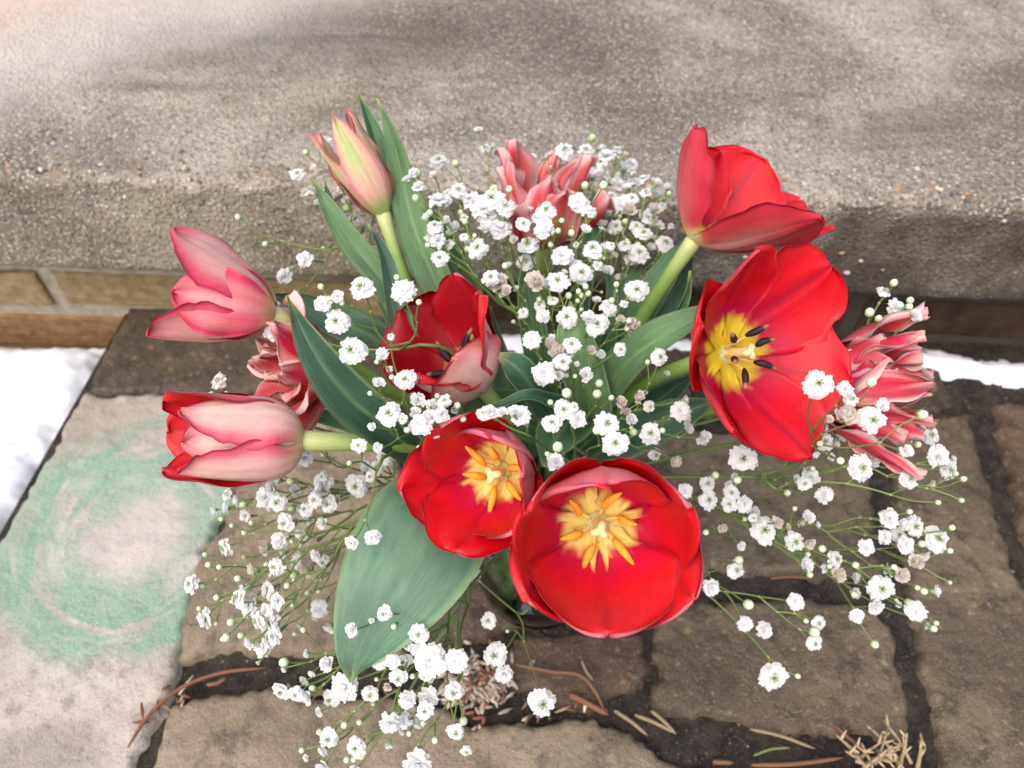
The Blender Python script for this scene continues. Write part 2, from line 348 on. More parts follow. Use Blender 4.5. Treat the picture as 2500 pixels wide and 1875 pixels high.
flag([(1800, 1880), (2000, 1885), (2240, 1890), (2300, 2100), (1760, 2150)], M_STONE, .004, 14)
flag([(1020, 1015), (1290, 1000), (1470, 1060), (1460, 1400), (1270, 1250), (1040, 1280)], M_DARK, .0, 15)
xs = [.62, .98, 1.4, 1.9, 2.4, 3.0]                          # coarser stones running on out of the picture
for i in range(len(xs) - 1):
    ys = [-.9, -.45, -.05, .3, .56]
    for j in range(4):
        o = .05 * math.sin(3 * i + 5 * j)
        flag([(xs[i] + .015 + o, ys[j] + .015), (xs[i+1] - .015 + o, ys[j] + .01), (xs[i+1] - .02 + o, ys[j+1] - .012 - .02 * i), (xs[i] + .02 + o, ys[j+1] - .015 - .02 * i)], [M_STONE, M_RUST, M_TAN][(i + j) % 3], .0, 20 + i * 4 + j, .015, True)
for j, (x0, x1, y0, y1) in enumerate([(-.5, -.2, -.45, .0), (-.18, .15, -.5, .0), (.17, .5, -.42, .0), (-.9, -.53, -.4, -.02)]):
    flag([(x0, y0), (x1, y0 + .02), (x1 - .01, y1), (x0, y1 - .01)], [M_TAN, M_STONE][j % 2], .0, 60 + j, .015, True)

# concrete step slab: profile swept along x
ZT, ZB = .215, .098
prof = [(3.2, ZT)] + [(.02 + 1.4 * (t / 14) ** 2 * 1.0, ZT) for t in range(14, 0, -1)]
for t in range(9): a = math.radians(90 + t * 11.25); prof.append((.008 + .008 * math.cos(a), ZT - .008 + .008 * math.sin(a)))
prof += [(0, ZT - .008 - (ZT - ZB - .016) * t / 12) for t in range(1, 13)]
prof += [(.003, ZB + .003), (.010, ZB), (.08, ZB), (3.2, ZB)]
X1 = np.concatenate([np.linspace(-3.5, -.9, 8)[:-1], np.arange(-.9, .9, .009), np.linspace(.9, 3.5, 8)])
PP = np.zeros((len(X1), len(prof), 3))
for j, (y, z) in enumerate(prof):
    PP[:, j, 0] = X1; PP[:, j, 1] = .591 + SLOPE * X1 + y; PP[:, j, 2] = z
nn = vnoise(PP[..., 0] * 60 + 3, PP[..., 1] * 60 + PP[..., 2] * 77, 31) - .5 + .6 * (vnoise(PP[..., 0] * 150 + 3, PP[..., 1] * 150 + PP[..., 2] * 160, 32) - .5)
edge = np.exp(-((PP[..., 2] - ZT) ** 2 + (PP[..., 1] - .591 - SLOPE * PP[..., 0]) ** 2) / .025 ** 2)
amp = (.0024 + .007 * edge) * (PP[..., 1] < 2.0) * (PP[..., 1] - .591 - SLOPE * PP[..., 0] < .5)
big = (vnoise(PP[..., 0] * 9, PP[..., 2] * 9, 33) - .5) * .006
PP[..., 1] += nn * amp - big * (PP[..., 2] < ZT - .005); PP[..., 2] += nn * amp * (PP[..., 2] > ZT - .02) - edge * .002 * vnoise(PP[..., 0] * 20, PP[..., 1] * 0, 34)
m = MB(); m.grid(PP, None, None)
m.f = [q[::-1] for q in m.f]
STEP = tag(m.build('concrete_step', M_CONC), 'weathered grey aggregate concrete step slab overhanging the brick riser', 'step')
# stones of the aggregate standing proud along the worn edge
M_PEB = plain('aggregate_stone', .7, .35, 700, .3, .2)
def blob(m, c, r, col, rnd):
    bm_ = ICO; sc = np.array([rnd.uniform(.7, 1.3), rnd.uniform(.7, 1.3), rnd.uniform(.55, .9)]) * r; a = rnd.uniform(0, 6.28)
    v = ICO_V * sc * (1 + .22 * (vnoise(ICO_V[:, 0] * 2 + rnd.random() * 50, ICO_V[:, 1] * 2 + ICO_V[:, 2], 3) - .5))[:, None]
    v = np.stack([v[:, 0] * math.cos(a) - v[:, 1] * math.sin(a), v[:, 0] * math.sin(a) + v[:, 1] * math.cos(a), v[:, 2]], 1); m.add(v + c, ICO, col)
_b = bmesh.new(); bmesh.ops.create_icosphere(_b, subdivisions=2, radius=1); ICO_V = np.array([v.co[:] for v in _b.verts]); ICO = [tuple(v.index for v in f.verts) for f in _b.faces]; _b.free()
rp = random.Random(21); m = MB(); PEBC = [lin(176, 166, 150), lin(150, 140, 126), lin(122, 112, 100), lin(196, 188, 174), lin(92, 88, 86), lin(168, 130, 96)]
for i in range(620):
    x = rp.uniform(-.62, .62); r = rp.choice([.0012, .0016, .0022, .003]) * rp.uniform(.8, 1.15); f = rp.random()
    if f < .62: y, z = abs(rp.gauss(.004, .022)) + .004, ZT - r * .25 - .0004
    elif f < .85: y, z = .003, ZT - .004 - abs(rp.gauss(0, .006))
    else: y, z = r * .35, rp.uniform(ZB + .01, ZT - .012)
    blob(m, np.array([x, .591 + SLOPE * x + y, z]), r, rp.choice(PEBC) * rp.uniform(.8, 1.1), rp)
tag(m.build('aggregate', M_PEB, STEP), kind='stuff')
# brick riser under the slab
wall = thing('brick_riser', (0, .631, -.08), 'low riser wall of old orange brick and pale mortar under the concrete step', 'wall')
m = MB(); ys0, ys1 = wall_y(-3.4), wall_y(3.4)
m.add([(-3.4, ys0 + .004, -.1), (3.4, ys1 + .004, -.1), (3.4, ys1 + .004, ZB + .004), (-3.4, ys0 + .004, ZB + .004), (-3.4, ys0 + .2, -.1), (3.4, ys1 + .2, -.1), (3.4, ys1 + .2, ZB + .004), (-3.4, ys0 + .2, ZB + .004)],
      [(0, 1, 2, 3), (5, 4, 7, 6), (4, 0, 3, 7), (1, 5, 6, 2), (3, 2, 6, 7), (4, 5, 1, 0)])
m.build('mortar', M_MORT, wall, False)
rb = random.Random(4)
for z0, z1, x0 in ((.074, .095, -3.30), (.006, .056, -3.372), (-.066, -.012, -3.30)):
    x = x0
    while x < 3.2:
        L = .205 + rb.uniform(-.006, .006); bm = bmesh.new(); bmesh.ops.create_cube(bm, size=1)
        for v in bm.verts: v.co = Vector((v.co.x * L, v.co.y * .06, v.co.z * (z1 - z0)))
        bmesh.ops.bevel(bm, geom=bm.edges[:], offset=.004, segments=2, affect='EDGES', profile=.6)
        bmesh.ops.subdivide_edges(bm, edges=[e for e in bm.edges if e.calc_length() > .03], cuts=7, use_grid_fill=True)
        for v in bm.verts: v.co += Vector((rb.uniform(-1, 1), rb.uniform(-1, 1) * .5, rb.uniform(-1, 1))) * .0012
        me = bpy.data.meshes.new('brick'); bm.to_mesh(me); bm.free()
        me.materials.append(rb.choice([M_BRICK, M_BRICK2] if x < -.2 else [M_BRICK3]))
        o = link('brick', me, wall); cx = x + L / 2
        o.location = (cx, wall_y(cx) + .0300 + rb.uniform(-.0025, .002) - .631, (z0 + z1) / 2 + .08); o.rotation_euler = (0, rb.uniform(-.012, .012), math.atan(SLOPE))
        x += L + .016
# snow
def snow(poly, zbase, hmax, soft, seed, label):
    def h(X, Y, D):
        return zbase - .004 + hmax * (1 - np.exp(-np.clip(D, 0, 1) / soft)) * (1 + .25 * (vnoise(X * 14, Y * 14, seed) - .5)) + np.clip(D, -1, 0) * .8 + .0015 * vnoise(X * 120, Y * 120, seed + 2)
    tag(field(poly, .004, h, .006, seed).build('snow_patch', M_SNOW), label, 'snow')
a_, b_ = G(262, 842, -.01), G(-10, 1300, -.01)
q = b_ + (b_ - a_) * 1.6
snow([(a_[0], wall_y(a_[0]) - .012), (a_[0] + .004, a_[1] - .02), (b_[0], b_[1]), (q[0], q[1]), (-1.5, q[1]), (-1.5, wall_y(-1.5) - .015), (-.8, wall_y(-.8) - .004), (-.62, wall_y(-.62) - .018)], -.075, .070, .018, 41, 'bright white snow on the low ground left of the chalked stone')
def W(px, off): g = G(px, 845); return (g[0], wall_y(g[0]) - off)
snow([W(880, .004), W(1200, .002), W(1700, .002), W(2150, .003), W(2300, .010), W(2500, .028), (.9, wall_y(.9) - .03), (1.1, wall_y(1.1) - .06), (.8, wall_y(.8) - .070), W(2500, .062), W(2380, .055), W(2270, .050), W(2000, .044), W(1600, .036), W(1200, .045), W(900, .035)], -.004, .017, .016, 51, 'narrow strip of bluish snow along the foot of the brick riser')

# ------------------------------------------------------------------ plant builders
def petal_pts(az, L, W, th, cup=1.0, r0=.004, tipw=2.2, notch=0, ruf=.0015, crease=.0007, seed=0, bend=0, amax=.58, basew=.32, twist=0, reflex=0, nu=26, nv=17, point=0.0):
    rs = np.random.RandomState(seed)
    t = np.linspace(0, 1, nu); a = 1 - (1 - t) ** 1.7
    v = np.linspace(-1, 1, nv)
    th = np.radians(cspline(np.linspace(0, 1, len(th)), th, np.linspace(0, 1, 200)))
    du = L / 199; r = r0 + np.concatenate([[0], np.cumsum(np.cos(th[:-1]) * du)]); z = np.concatenate([[0], np.cumsum(np.sin(th[:-1]) * du)])
    ua = np.linspace(0, 1, 200)
    rr = np.interp(a, ua, r); zz = np.interp(a, ua, z); tt = np.interp(a, ua, th)
    lo = basew + (1 - basew) * np.sin(np.clip(a / amax, 0, 1) * math.pi / 2) ** 1.15
    x = np.clip((a - amax) / (1 - amax), 0, 1)
    hi = (1 - x ** tipw) ** (1 / (1.7 - .6 * point)) if point <= 0 else (1 - x ** tipw) ** (.6 + .5 * point)
    wdt = W / 2 * np.where(a < amax, lo, np.clip(hi, .0, 1))
    wdt = np.maximum(wdt, W * .004)
    U, Vv = np.meshgrid(a, v, indexing='ij')
    jag = (vnoise(U * 16, Vv * 0 + np.sign(Vv) * 3 + 9, seed % 997) - .5) * .085 * W * np.abs(Vv) ** 4 * sstep(.35, .8, U)
    s = Vv * wdt[:, None] + jag * np.sign(Vv)
    kap = cup / (np.maximum(rr, L * .12)[:, None] + .006)
    lim = 1.25 / np.maximum(wdt[:, None], 1e-4); kap = np.minimum(kap, lim)
    kap = np.maximum(kap, 1e-3)
    bt = np.sin(kap * s) / kap; bn = (1 - np.cos(kap * s)) / kap
    ph = rs.rand(4) * 6.28
    bn = bn + ruf * (np.sin(U * 7 + ph[0]) * np.abs(Vv) ** 2 * np.where(Vv > 0, 1, -1) + .7 * np.sin(U * 17 + ph[1] + Vv * 2) * np.abs(Vv) ** 3 + .8 * np.sin(Vv * 5 + ph[2] + U * 3) * U ** 2) * sstep(.1, .5, U)
    bn = bn - reflex * np.abs(Vv) ** 4 * sstep(.3, .9, U)
    bn = bn - crease * np.exp(-(Vv / .07) ** 2) * sstep(.05, .2, U) * (1 - .3 * U) + crease * .6 * np.exp(-((np.abs(Vv) - .16) / .08) ** 2) * sstep(.05, .2, U)
    bt = bt + bend * (U ** 2) * L
    dl = -notch * L * np.exp(-(s / (W * .10)) ** 2) * sstep(.72, 1, U) - .03 * L * (vnoise(Vv * 5 + 20, U * 0, seed % 991) - .5) * sstep(.75, 1, U)
    ca, sa = math.cos(math.radians(az)), math.sin(math.radians(az))
    tw = twist * U; bt, bn = bt * np.cos(tw) - bn * np.sin(tw), bt * np.sin(tw) + bn * np.cos(tw)
    Tr, Tz = np.cos(tt)[:, None], np.sin(tt)[:, None]
    R = rr[:, None] + dl * Tr - bn * Tz; Z = zz[:, None] + dl * Tz + bn * Tr
    x3 = R * ca - bt * sa; y3 = R * sa + bt * ca
    return np.stack([x3, y3, Z], -1), U, Vv, s
def two_sided(m, p, ci, co, uv, thick):
    n, k = p.shape[:2]
    du = np.gradient(p, axis=0); dv = np.gradient(p, axis=1); N = np.cross(du, dv); N /= np.linalg.norm(N, axis=-1)[..., None] + 1e-12
    tap = np.ones((n, k)); tap[:, 0] = tap[:, -1] = .15; tap[-1, :] = .15
    off = N * (thick * .5 * tap)[..., None]
    b0 = m.n
    m.grid(p - off, co, uv); m.f[-(n-1)*(k-1):] = [q[::-1] for q in m.f[-(n-1)*(k-1):]]
    m.grid(p + off, ci, uv)
    o = b0 + n * k; rim = [i * k for i in range(n)] + [(n-1)*k + j for j in range(1, k)] + [i*k + k-1 for i in range(n-2, -1, -1)]
    m.f += [(b0 + rim[i], b0 + rim[i+1], o + rim[i+1], o + rim[i]) for i in range(len(rim) - 1)]
def frame(axis, ref):
    e0 = (-FW if ref == 'cam' else RT); e0 = nrm(e0 - axis * np.dot(e0, axis)); return np.stack([e0, np.cross(axis, e0), axis], 0)
# petal colouring: the flower's own pigments
YEL, PALEY = np.array([.82, .60, .03]), np.array([.90, .72, .20])
RED, CRIM, MAG = np.array([.68, .004, .010]), np.array([.42, .001, .010]), np.array([.42, .002, .055])
def col_red(U, Vv, seed, yel=YEL, ub=.27, dark=0.0, outpale=.5, blush=0.0, mid=.5):
    n1 = vnoise(Vv * 9 + 11, U * 1.5, seed); n2 = vnoise(Vv * 26, U * 2.5 + 5, seed + 1); n3 = vnoise(Vv * 2.5 + 5, U * 3, seed + 2)
    b = ub * (1.12 - .42 * np.abs(np.abs(Vv) - .15)) + .07 * (n1 - .5) + .03 * (n2 - .5)
    ci = mix(RED * (1 - .25 * dark), np.array([.70, .035, .045]), sstep(.35, .75, n3) * .55 * sstep(.4, .9, U))
    ci = mix(ci, MAG, sstep(b + .38, b + .02, U) * (.55 + .35 * n1))
    ci = mix(ci, CRIM, dark * (.5 + .5 * n3))
    ci = mix(ci, MAG * .6, mid * np.exp(-(Vv / .035) ** 2) * sstep(.2, .5, U))
    ci = mix(yel * (.9 + .2 * n2[..., None]), ci, sstep(b - .025, b + .03, U))
    ci = mix(ci, yel * .8, .5 * sstep(.07, .0, U)); ci = mix(ci, np.array([.72, .12, .14]), .22 * sstep(.94, 1, np.maximum(np.abs(Vv), 0)) * sstep(.4, .7, U))
    co = mix(np.array([.60, .030, .055]), np.array([.72, .36, .33]), outpale * np.exp(-(Vv / .45) ** 2) * sstep(1.0, .25, U) * (.55 + .7 * n2))
    co = mix(co, np.array([.76, .27, .30]), blush * (.55 + .45 * n2))
    co = mix(co, np.array([.52, .01, .03]), .5 * np.exp(-(Vv / .05) ** 2) * sstep(.2, .6, U))
    co = mix(co, np.array([.72, .60, .25]), sstep(.16, .03, U))
    co = mix(co, np.array([.66, .05, .075]), .6 * (1 - blush) * sstep(.82, 1, U))
    return ci, co
def col_pink(U, Vv, seed, rose=.3, deep=0.0):
    n1 = vnoise(Vv * 22 + 3, U * 2.0, seed); n3 = vnoise(Vv * 3 + 5, U * 3, seed + 2)
    ci = mix(np.array([.60, .004, .014]), np.array([.62, .05, .05]), .5 * n3); ci = mix(ci, np.array([.28, .001, .010]), deep * (.75 + .25 * n3)); ci = mix(PALEY, ci, sstep(.2, .3, U))
    body = mix(np.array([.80, .47, .42]), np.array([.74, .17, .20]), rose * (.5 + .8 * n3))
    body = mix(body, np.array([.82, .60, .50]), .55 * np.exp(-(Vv / .5) ** 2) * (1 - rose))
    ed = np.maximum(sstep(.45, .95, np.abs(Vv) + .16 * (n1 - .5)), .75 * sstep(.80, 1.0, U + .1 * (n1 - .5)))
    co = mix(body, np.array([.62, .03, .10]), ed * .9)
    co = mix(co, np.array([.62, .10, .14]), .55 * np.exp(-((np.abs(Vv) - .07) / .03) ** 2) * sstep(.2, .45, U))
    co = mix(co, np.array([.74, .60, .30]), .9 * sstep(.24, .03, U + .08 * (n1 - .5)))
    co = co * (.93 + .14 * n1[..., None]); return ci, co
def col_double(U, Vv, seed, green=0.0, tone=0.0):
    n1 = vnoise(Vv * 18 + 3, U * 2.5, seed); n3 = vnoise(Vv * 2 + 5, U * 2, seed + 2)
    e = np.maximum(sstep(.45, .95, np.abs(Vv) + .5 * (n1 - .5)), .8 * sstep(.82, 1, U + .2 * (n1 - .5)))
    c = mix(np.array([.70, .016, .045]), np.array([.78, .17, .17]), n3)
    c = mix(c, np.array([.84, .66, .62]), e * .85)
    o = mix(np.array([.62, .018, .065]), np.array([.74, .15, .17]), sstep(.3, .9, n3 + .3 * np.abs(Vv)))
    o = mix(o, np.array([.84, .66, .62]), e * .72); o = mix(o, np.array([.52, .55, .18]), green * np.exp(-(Vv / .4) ** 2) * sstep(.95, .3, U))
    c = mix(np.array([.75, .6, .35]), c, sstep(.03, .2, U)); k_ = tone * (1 - e); c = mix(c, np.array([.62, .008, .03]), k_); o = mix(o, np.array([.60, .015, .06]), k_); return c, o
def col_bud(U, Vv, seed, g=1.0):
    n1 = vnoise(Vv * 16 + 3, U * 2.0, seed)
    c = mix(np.array([.66, .38, .28]), np.array([.44, .53, .18]), g * np.exp(-((Vv + .1) / .6) ** 2) * sstep(.25, .6, U) * (.75 + .4 * n1))
    c = mix(c, np.array([.60, .12, .17]), .85 * np.maximum(sstep(.68, .98, np.abs(Vv)), sstep(.88, 1, U)))
    c = mix(c, np.array([.32, .45, .12]), sstep(.24, .02, U)); return c, c
STEMC, STEMD = np.array([.22, .34, .075]), np.array([.12, .24, .06])
VC = np.array([.022, .320])                    # vase centre
def stem_of(root, base, axis, seed, mids=None, r=.0046, c0=STEMC):
    rs = np.random.RandomState(seed); d = base[:2] - VC; n = d / (np.linalg.norm(d) + 1e-6)
    p0 = np.array([*(VC - n * .024 + rs.uniform(-.006, .006, 2)), .018]); p1 = np.array([*(VC + n * .024 + rs.uniform(-.006, .006, 2)), .185])
    pts = [p0, p1] + (mids or [base - axis * .045 - np.array([0, 0, .006])]) + [base + axis * .004]
    q = path(pts, 34); m = MB()
    cc = mix(STEMD, c0, np.linspace(0, 1, 34) ** 1.5); cc[-3:] = mix(c0, np.array([.55, .55, .25]), np.array([.3, .6, .9]))
    rad = np.full(34, r); rad[-3:] = [r * 1.02, r * 1.12, r * 1.2]
    m.tube(q, rad, cc, 12); m.build('stem', M_STEM, root)
def organs(root, base, fr, dark, n=6, sl=.017, ring=.0075, seed=0, lean=.35, scale=1.0):
    rs = np.random.RandomState(seed); yel = np.array([.80, .55, .16]); ax = fr[2]
    ac = {'dark': np.array([.020, .008, .014]), 'orange': np.array([.80, .33, .035])}[dark]
    for i in range(n):
        a = 2 * math.pi * (i + rs.uniform(-.15, .15)) / n + .4; d = math.cos(a) * fr[0] + math.sin(a) * fr[1]
        p0 = base + ax * .003 + d * .004; dirr = nrm(ax + d * lean * rs.uniform(.7, 1.3)); p1 = p0 + dirr * sl * .62 * scale + d * .001
        m = MB(); m.tube(path([p0, (p0 + p1) / 2, p1], 5), np.linspace(.0012, .0007, 5) * scale, yel, 6)
        ad = nrm(dirr + d * rs.uniform(-.1, .9) + rs.uniform(-.45, .45, 3)); L = .0125 * scale * rs.uniform(.75, 1.1); d = nrm(d + rs.uniform(-.8, .8, 3))
        q = path([p1 - ad * L * .12, p1 + ad * L * .4 + d * .0004, p1 + ad * L * .92 + d * .0032], 8)
        cc = np.tile(ac, (8, 1));
        if dark == 'dark': cc[-2:] = [.35, .16, .08]
        m.tube(q, np.array([.0009, .0018, .0022, .0022, .0020, .0017, .0012, .0004]) * scale, cc * (.85 + .3 * rs.rand(8, 1)), 7)
        m.build('stamen', M_PART, root)
    m = MB(); c1, c2 = np.array([.66, .55, .16]), np.array([.82, .62, .30])
    q = np.array([base + ax * t * .019 * scale for t in np.linspace(0, 1, 8)])
    m.tube(q, np.array([.0030, .0034, .0034, .0032, .0030, .0028, .0030, .0026]) * scale, mix(c1, c2, np.linspace(0, 1, 8)), 9)
    for i in range(3):
        a = 2 * math.pi * i / 3 + .3 + seed; d = math.cos(a) * fr[0] + math.sin(a) * fr[1]; t = base + ax * .0185 * scale
        m.tube([t - d * .001, t + d * .0015 * scale + ax * .0008, t + d * .0036 * scale + ax * .0004, t + d * .0052 * scale - ax * .0008], np.array([.0018, .0024, .0021, .0008]) * scale, c2, 7)
    m.build('pistil', M_PART, root)
TULIPS = {}
def tulip(key, label, base, axis, ref, petals, colfn, group='tulips in the glass vase', org=None, seed=0, mids=None, thick=.0009, stemr=.0046, orgkw=None):
    root = thing('tulip', (VC[0], VC[1], .018), label, 'tulip', group)
    fr = frame(axis, ref); stem_of(root, base, axis, seed + 77, mids, stemr)
    for i, kw in enumerate(petals):
        kw = dict(kw); cf = kw.pop('col', {}); az, L, Wd, th = kw.pop('az'), kw.pop('L'), kw.pop('W'), kw.pop('th')
        p, U, Vv, s_ = petal_pts(az, L, Wd, th, seed=seed * 13 + i, **kw)
        p = base + p @ fr
        ci, co = colfn(U, Vv, seed * 13 + i * 3 + 1, **cf)
        m = MB(); two_sided(m, p, ci, co, np.stack([U, Vv * .5 + .5], -1), thick); m.build('petal', M_PETAL, root)
    if org: organs(root, base, fr, org, seed=seed, **(orgkw or {}))
    TULIPS[key] = root; return root
def D(**k): return k

# ------------------------------------------------------------------ glass vase
vase = thing('glass_vase', (VC[0], VC[1], 0.004), 'clear round glass vase of water holding the bouquet on the paving', 'vase')
def lathe(prof, seg=56):
    m = MB(); a = np.linspace(0, 2 * math.pi, seg, endpoint=False); pr = np.array(prof)
    p = np.stack([VC[0] + pr[:, 0:1] * np.cos(a), VC[1] + pr[:, 0:1] * np.sin(a), np.repeat(pr[:, 1:2], seg, 1)], -1); m.grid(p, None, None, True); m.f = [q[::-1] for q in m.f]; return m
lathe([(.0001, .006), (.040, .006), (.046, .0075), (.0495, .012), (.0515, .03), (.0515, .09), (.049, .15), (.047, .185), (.0475, .192), (.0470, .1945), (.0455, .1935), (.0445, .185), (.0465, .15), (.049, .09), (.049, .03), (.046, .019), (.040, .0165), (.0001, .016)][::-1]).build('glass', M_GLASS, vase)
lathe([(.0001, .0166), (.0396, .0171), (.0455, .0195), (.0485, .03), (.0486, .09), (.0472, .13), (.0001, .13)][::-1]).build('water', M_WATER, vase)

# ------------------------------------------------------------------ tulips
def ring(n, az0, jit, rs, **kw):
    return [dict(az=az0 + 360 / n * i + rs.uniform(-jit, jit), **{k: (v(rs) if callable(v) else v) for k, v in kw.items()}) for i in range(n)]
# front red cup, looking straight in
b0 = P(1458, 1272, .385); ax = nrm(P(1484, 1350, .333) - b0); PY = dict(yel=PALEY, ub=.175, blush=.8, mid=.2)
tulip('A', 'large open red tulip cup with orange anthers tipped forward above the vase foot', b0, ax, 'right', [
    D(az=272, L=.066, W=.082, th=[5, 46, 74, 80], cup=1, r0=.002, col=PY, notch=.02), D(az=152, L=.068, W=.070, th=[5, 48, 76, 84], cup=1.05, col=PY, reflex=.002), D(az=30, L=.068, W=.070, th=[5, 48, 76, 82], cup=1.05, col=PY, reflex=.0015),
    D(az=92, L=.067, W=.066, th=[8, 52, 80, 112], cup=1, r0=.0035, col=PY, ruf=.002), D(az=212, L=.067, W=.068, th=[5, 46, 76, 84], cup=1.05, r0=.0055, col=PY), D(az=332, L=.068, W=.068, th=[5, 46, 75, 81], cup=1.05, r0=.0055, col=PY)],
    col_red, org='orange', seed=1, orgkw=dict(lean=.95, sl=.013, scale=.92))
b0 = P(1226, 1148, .440); ax = nrm(P(1152, 1185, .388) - b0)
tulip('B', 'open red tulip with pale yellow throat leaning left beside the largest cup', b0, ax, 'right', [
    D(az=250, L=0.0592, W=0.0602, th=[5, 46, 66, 62], cup=.85, col=dict(PY, ub=.21), notch=.05, crease=.0012), D(az=128, L=0.0564, W=0.0564, th=[5, 50, 70, 82], cup=.95, col=dict(PY, ub=.21), reflex=.001), D(az=10, L=0.0592, W=0.0545, th=[10, 60, 84, 104], cup=1, col=dict(PY, ub=.21)),
    D(az=188, L=0.0602, W=0.0508, th=[5, 42, 58, 62], cup=.8, r0=.003, col=dict(PY, ub=.21)), D(az=310, L=0.0564, W=0.0526, th=[8, 56, 76, 84], cup=1, col=dict(PY, ub=.21)), D(az=70, L=0.0583, W=0.0508, th=[8, 60, 84, 100], cup=1, col=dict(PY, ub=.21))],
    col_red, org='orange', seed=2, orgkw=dict(lean=.6, sl=.012))
b0 = P(1772, 862, .425); ax = dirv(.50, .0, .86); CY = dict(yel=YEL, ub=.215)
tulip('C', 'wide open scarlet tulip with bright yellow heart and black anthers', b0, ax, 'right', [
    D(az=52, L=.068, W=.066, th=[5, 34, 48, 42], cup=.65, col=CY, notch=.03, crease=.0014), D(az=290, L=.066, W=.058, th=[5, 38, 44, 36], cup=.75, col=CY), D(az=166, L=.056, W=.060, th=[0, 22, 48, 70], cup=.75, col=CY, reflex=.003),
    D(az=345, L=.065, W=.058, th=[5, 30, 42, 32], cup=.6, r0=.0045, col=CY), D(az=112, L=.064, W=.052, th=[6, 36, 54, 54], cup=.75, col=CY), D(az=232, L=.060, W=.054, th=[4, 30, 50, 60], cup=.8, col=CY)],
    col_red, org='dark', seed=3, mids=[V(1380, 838, .50), V(1475, 793, .455)], orgkw=dict(lean=.42, sl=.021, scale=.88))
b0 = P(1692, 588, .495); ax = dirv(.60, .76, .24)
tulip('D', 'red tulip opening sideways above the scarlet one, its stem bare against dark leaf', b0, ax, 'cam', [
    D(az=-68, L=.070, W=.056, th=[25, 46, 60, 84], cup=.9, col=D(outpale=.5), notch=.06), D(az=46, L=.078, W=.054, th=[15, 38, 50, 58], cup=.85, col=D(outpale=.95), crease=.0014), D(az=174, L=.080, W=.072, th=[20, 60, 76, 72], cup=.55, crease=.0014),
    D(az=102, L=.086, W=.048, th=[15, 42, 56, 46], cup=.65), D(az=225, L=.062, W=.050, th=[25, 60, 76, 80], cup=.75), D(az=138, L=.086, W=.056, th=[20, 50, 62, 40], cup=.6)],
    col_red, org=None, seed=4, mids=[V(1330, 790, .545), V(1385, 690, .53), V(1450, 590, .508)])
b0 = P(1168, 938, .475); ax = dirv(-.50, .55, .62)
tulip('E', 'half open dark red tulip with blush outer petal and purple anthers among the leaves', b0, ax, 'cam', [
    D(az=4, L=.054, W=.058, th=[5, 58, 82, 90], cup=.85, col=D(rose=.15)), D(az=70, L=.066, W=.044, th=[10, 62, 78, 56], cup=1.1, col=D(rose=.4), reflex=.004), D(az=188, L=.066, W=.074, th=[5, 46, 70, 66], cup=.8, col=D(rose=.4, deep=1.0), ruf=.003),
    D(az=122, L=.068, W=.050, th=[10, 58, 74, 66], cup=.9, col=D(rose=.6, deep=.8)), D(az=250, L=.058, W=.056, th=[5, 50, 72, 68], cup=.9, col=D(rose=.5, deep=1.0)), D(az=305, L=.050, W=.048, th=[5, 58, 80, 86], cup=.9, col=D(rose=.3), ruf=.003)],
    col_pink, org='dark', seed=5, orgkw=dict(lean=.3, sl=.024, scale=1.15))
b0 = P(672, 764, .462); ax = dirv(-.94, .24, .16)
tulip('F', 'rose pink tulip with three spread petals beside the wet dark flagstone', b0, ax, 'cam', [
    D(az=58, L=.071, W=.048, th=[25, 58, 70, 82], cup=.95, r0=.002, col=D(rose=.5)), D(az=-66, L=.071, W=.050, th=[25, 62, 78, 76], cup=.95, r0=.002, col=D(rose=.6)), D(az=178, L=.058, W=.046, th=[20, 70, 85, 90], cup=.9, col=D(rose=.4)),
    D(az=-6, L=.058, W=.040, th=[14, 64, 82, 88], cup=.8, col=D(rose=.95), r0=.0055, crease=.0014), D(az=118, L=.062, W=.042, th=[20, 66, 80, 84], cup=.9, col=D(rose=.7)), D(az=235, L=.060, W=.042, th=[20, 70, 82, 86], cup=.9, col=D(rose=.7))],
    col_pink, org=None, seed=6, mids=[V(760, 790, .50), V(655, 715, .475)])
b0 = P(742, 1076, .432); ax = dirv(-.97, .03, .20)
tulip('G', 'egg shaped cream and pink tulip lying over the green chalk swirl', b0, ax, 'cam', [
    D(az=54, L=.070, W=.046, th=[5, 76, 94, 97], cup=1.0, col=D(rose=.22), amax=.46), D(az=-58, L=.070, W=.046, th=[5, 76, 94, 96], cup=1.0, col=D(rose=.18), amax=.46), D(az=176, L=.088, W=.050, th=[8, 76, 90, 88], cup=.9, col=D(rose=.3), notch=.04),
    D(az=-2, L=.066, W=.036, th=[10, 76, 94, 94], cup=.95, r0=.001, col=D(rose=.3), crease=.0014), D(az=118, L=.086, W=.044, th=[10, 77, 90, 89], cup=1, r0=.002, col=D(rose=.5), notch=.04), D(az=238, L=.082, W=.040, th=[10, 77, 91, 91], cup=1, r0=.002, col=D(rose=.5))],
    col_pink, org=None, seed=7, mids=[V(1000, 985, .50), V(900, 962, .465), V(760, 955, .438)], stemr=.0050)
b0 = P(938, 522, .52); ax = dirv(-.47, .86, .12)
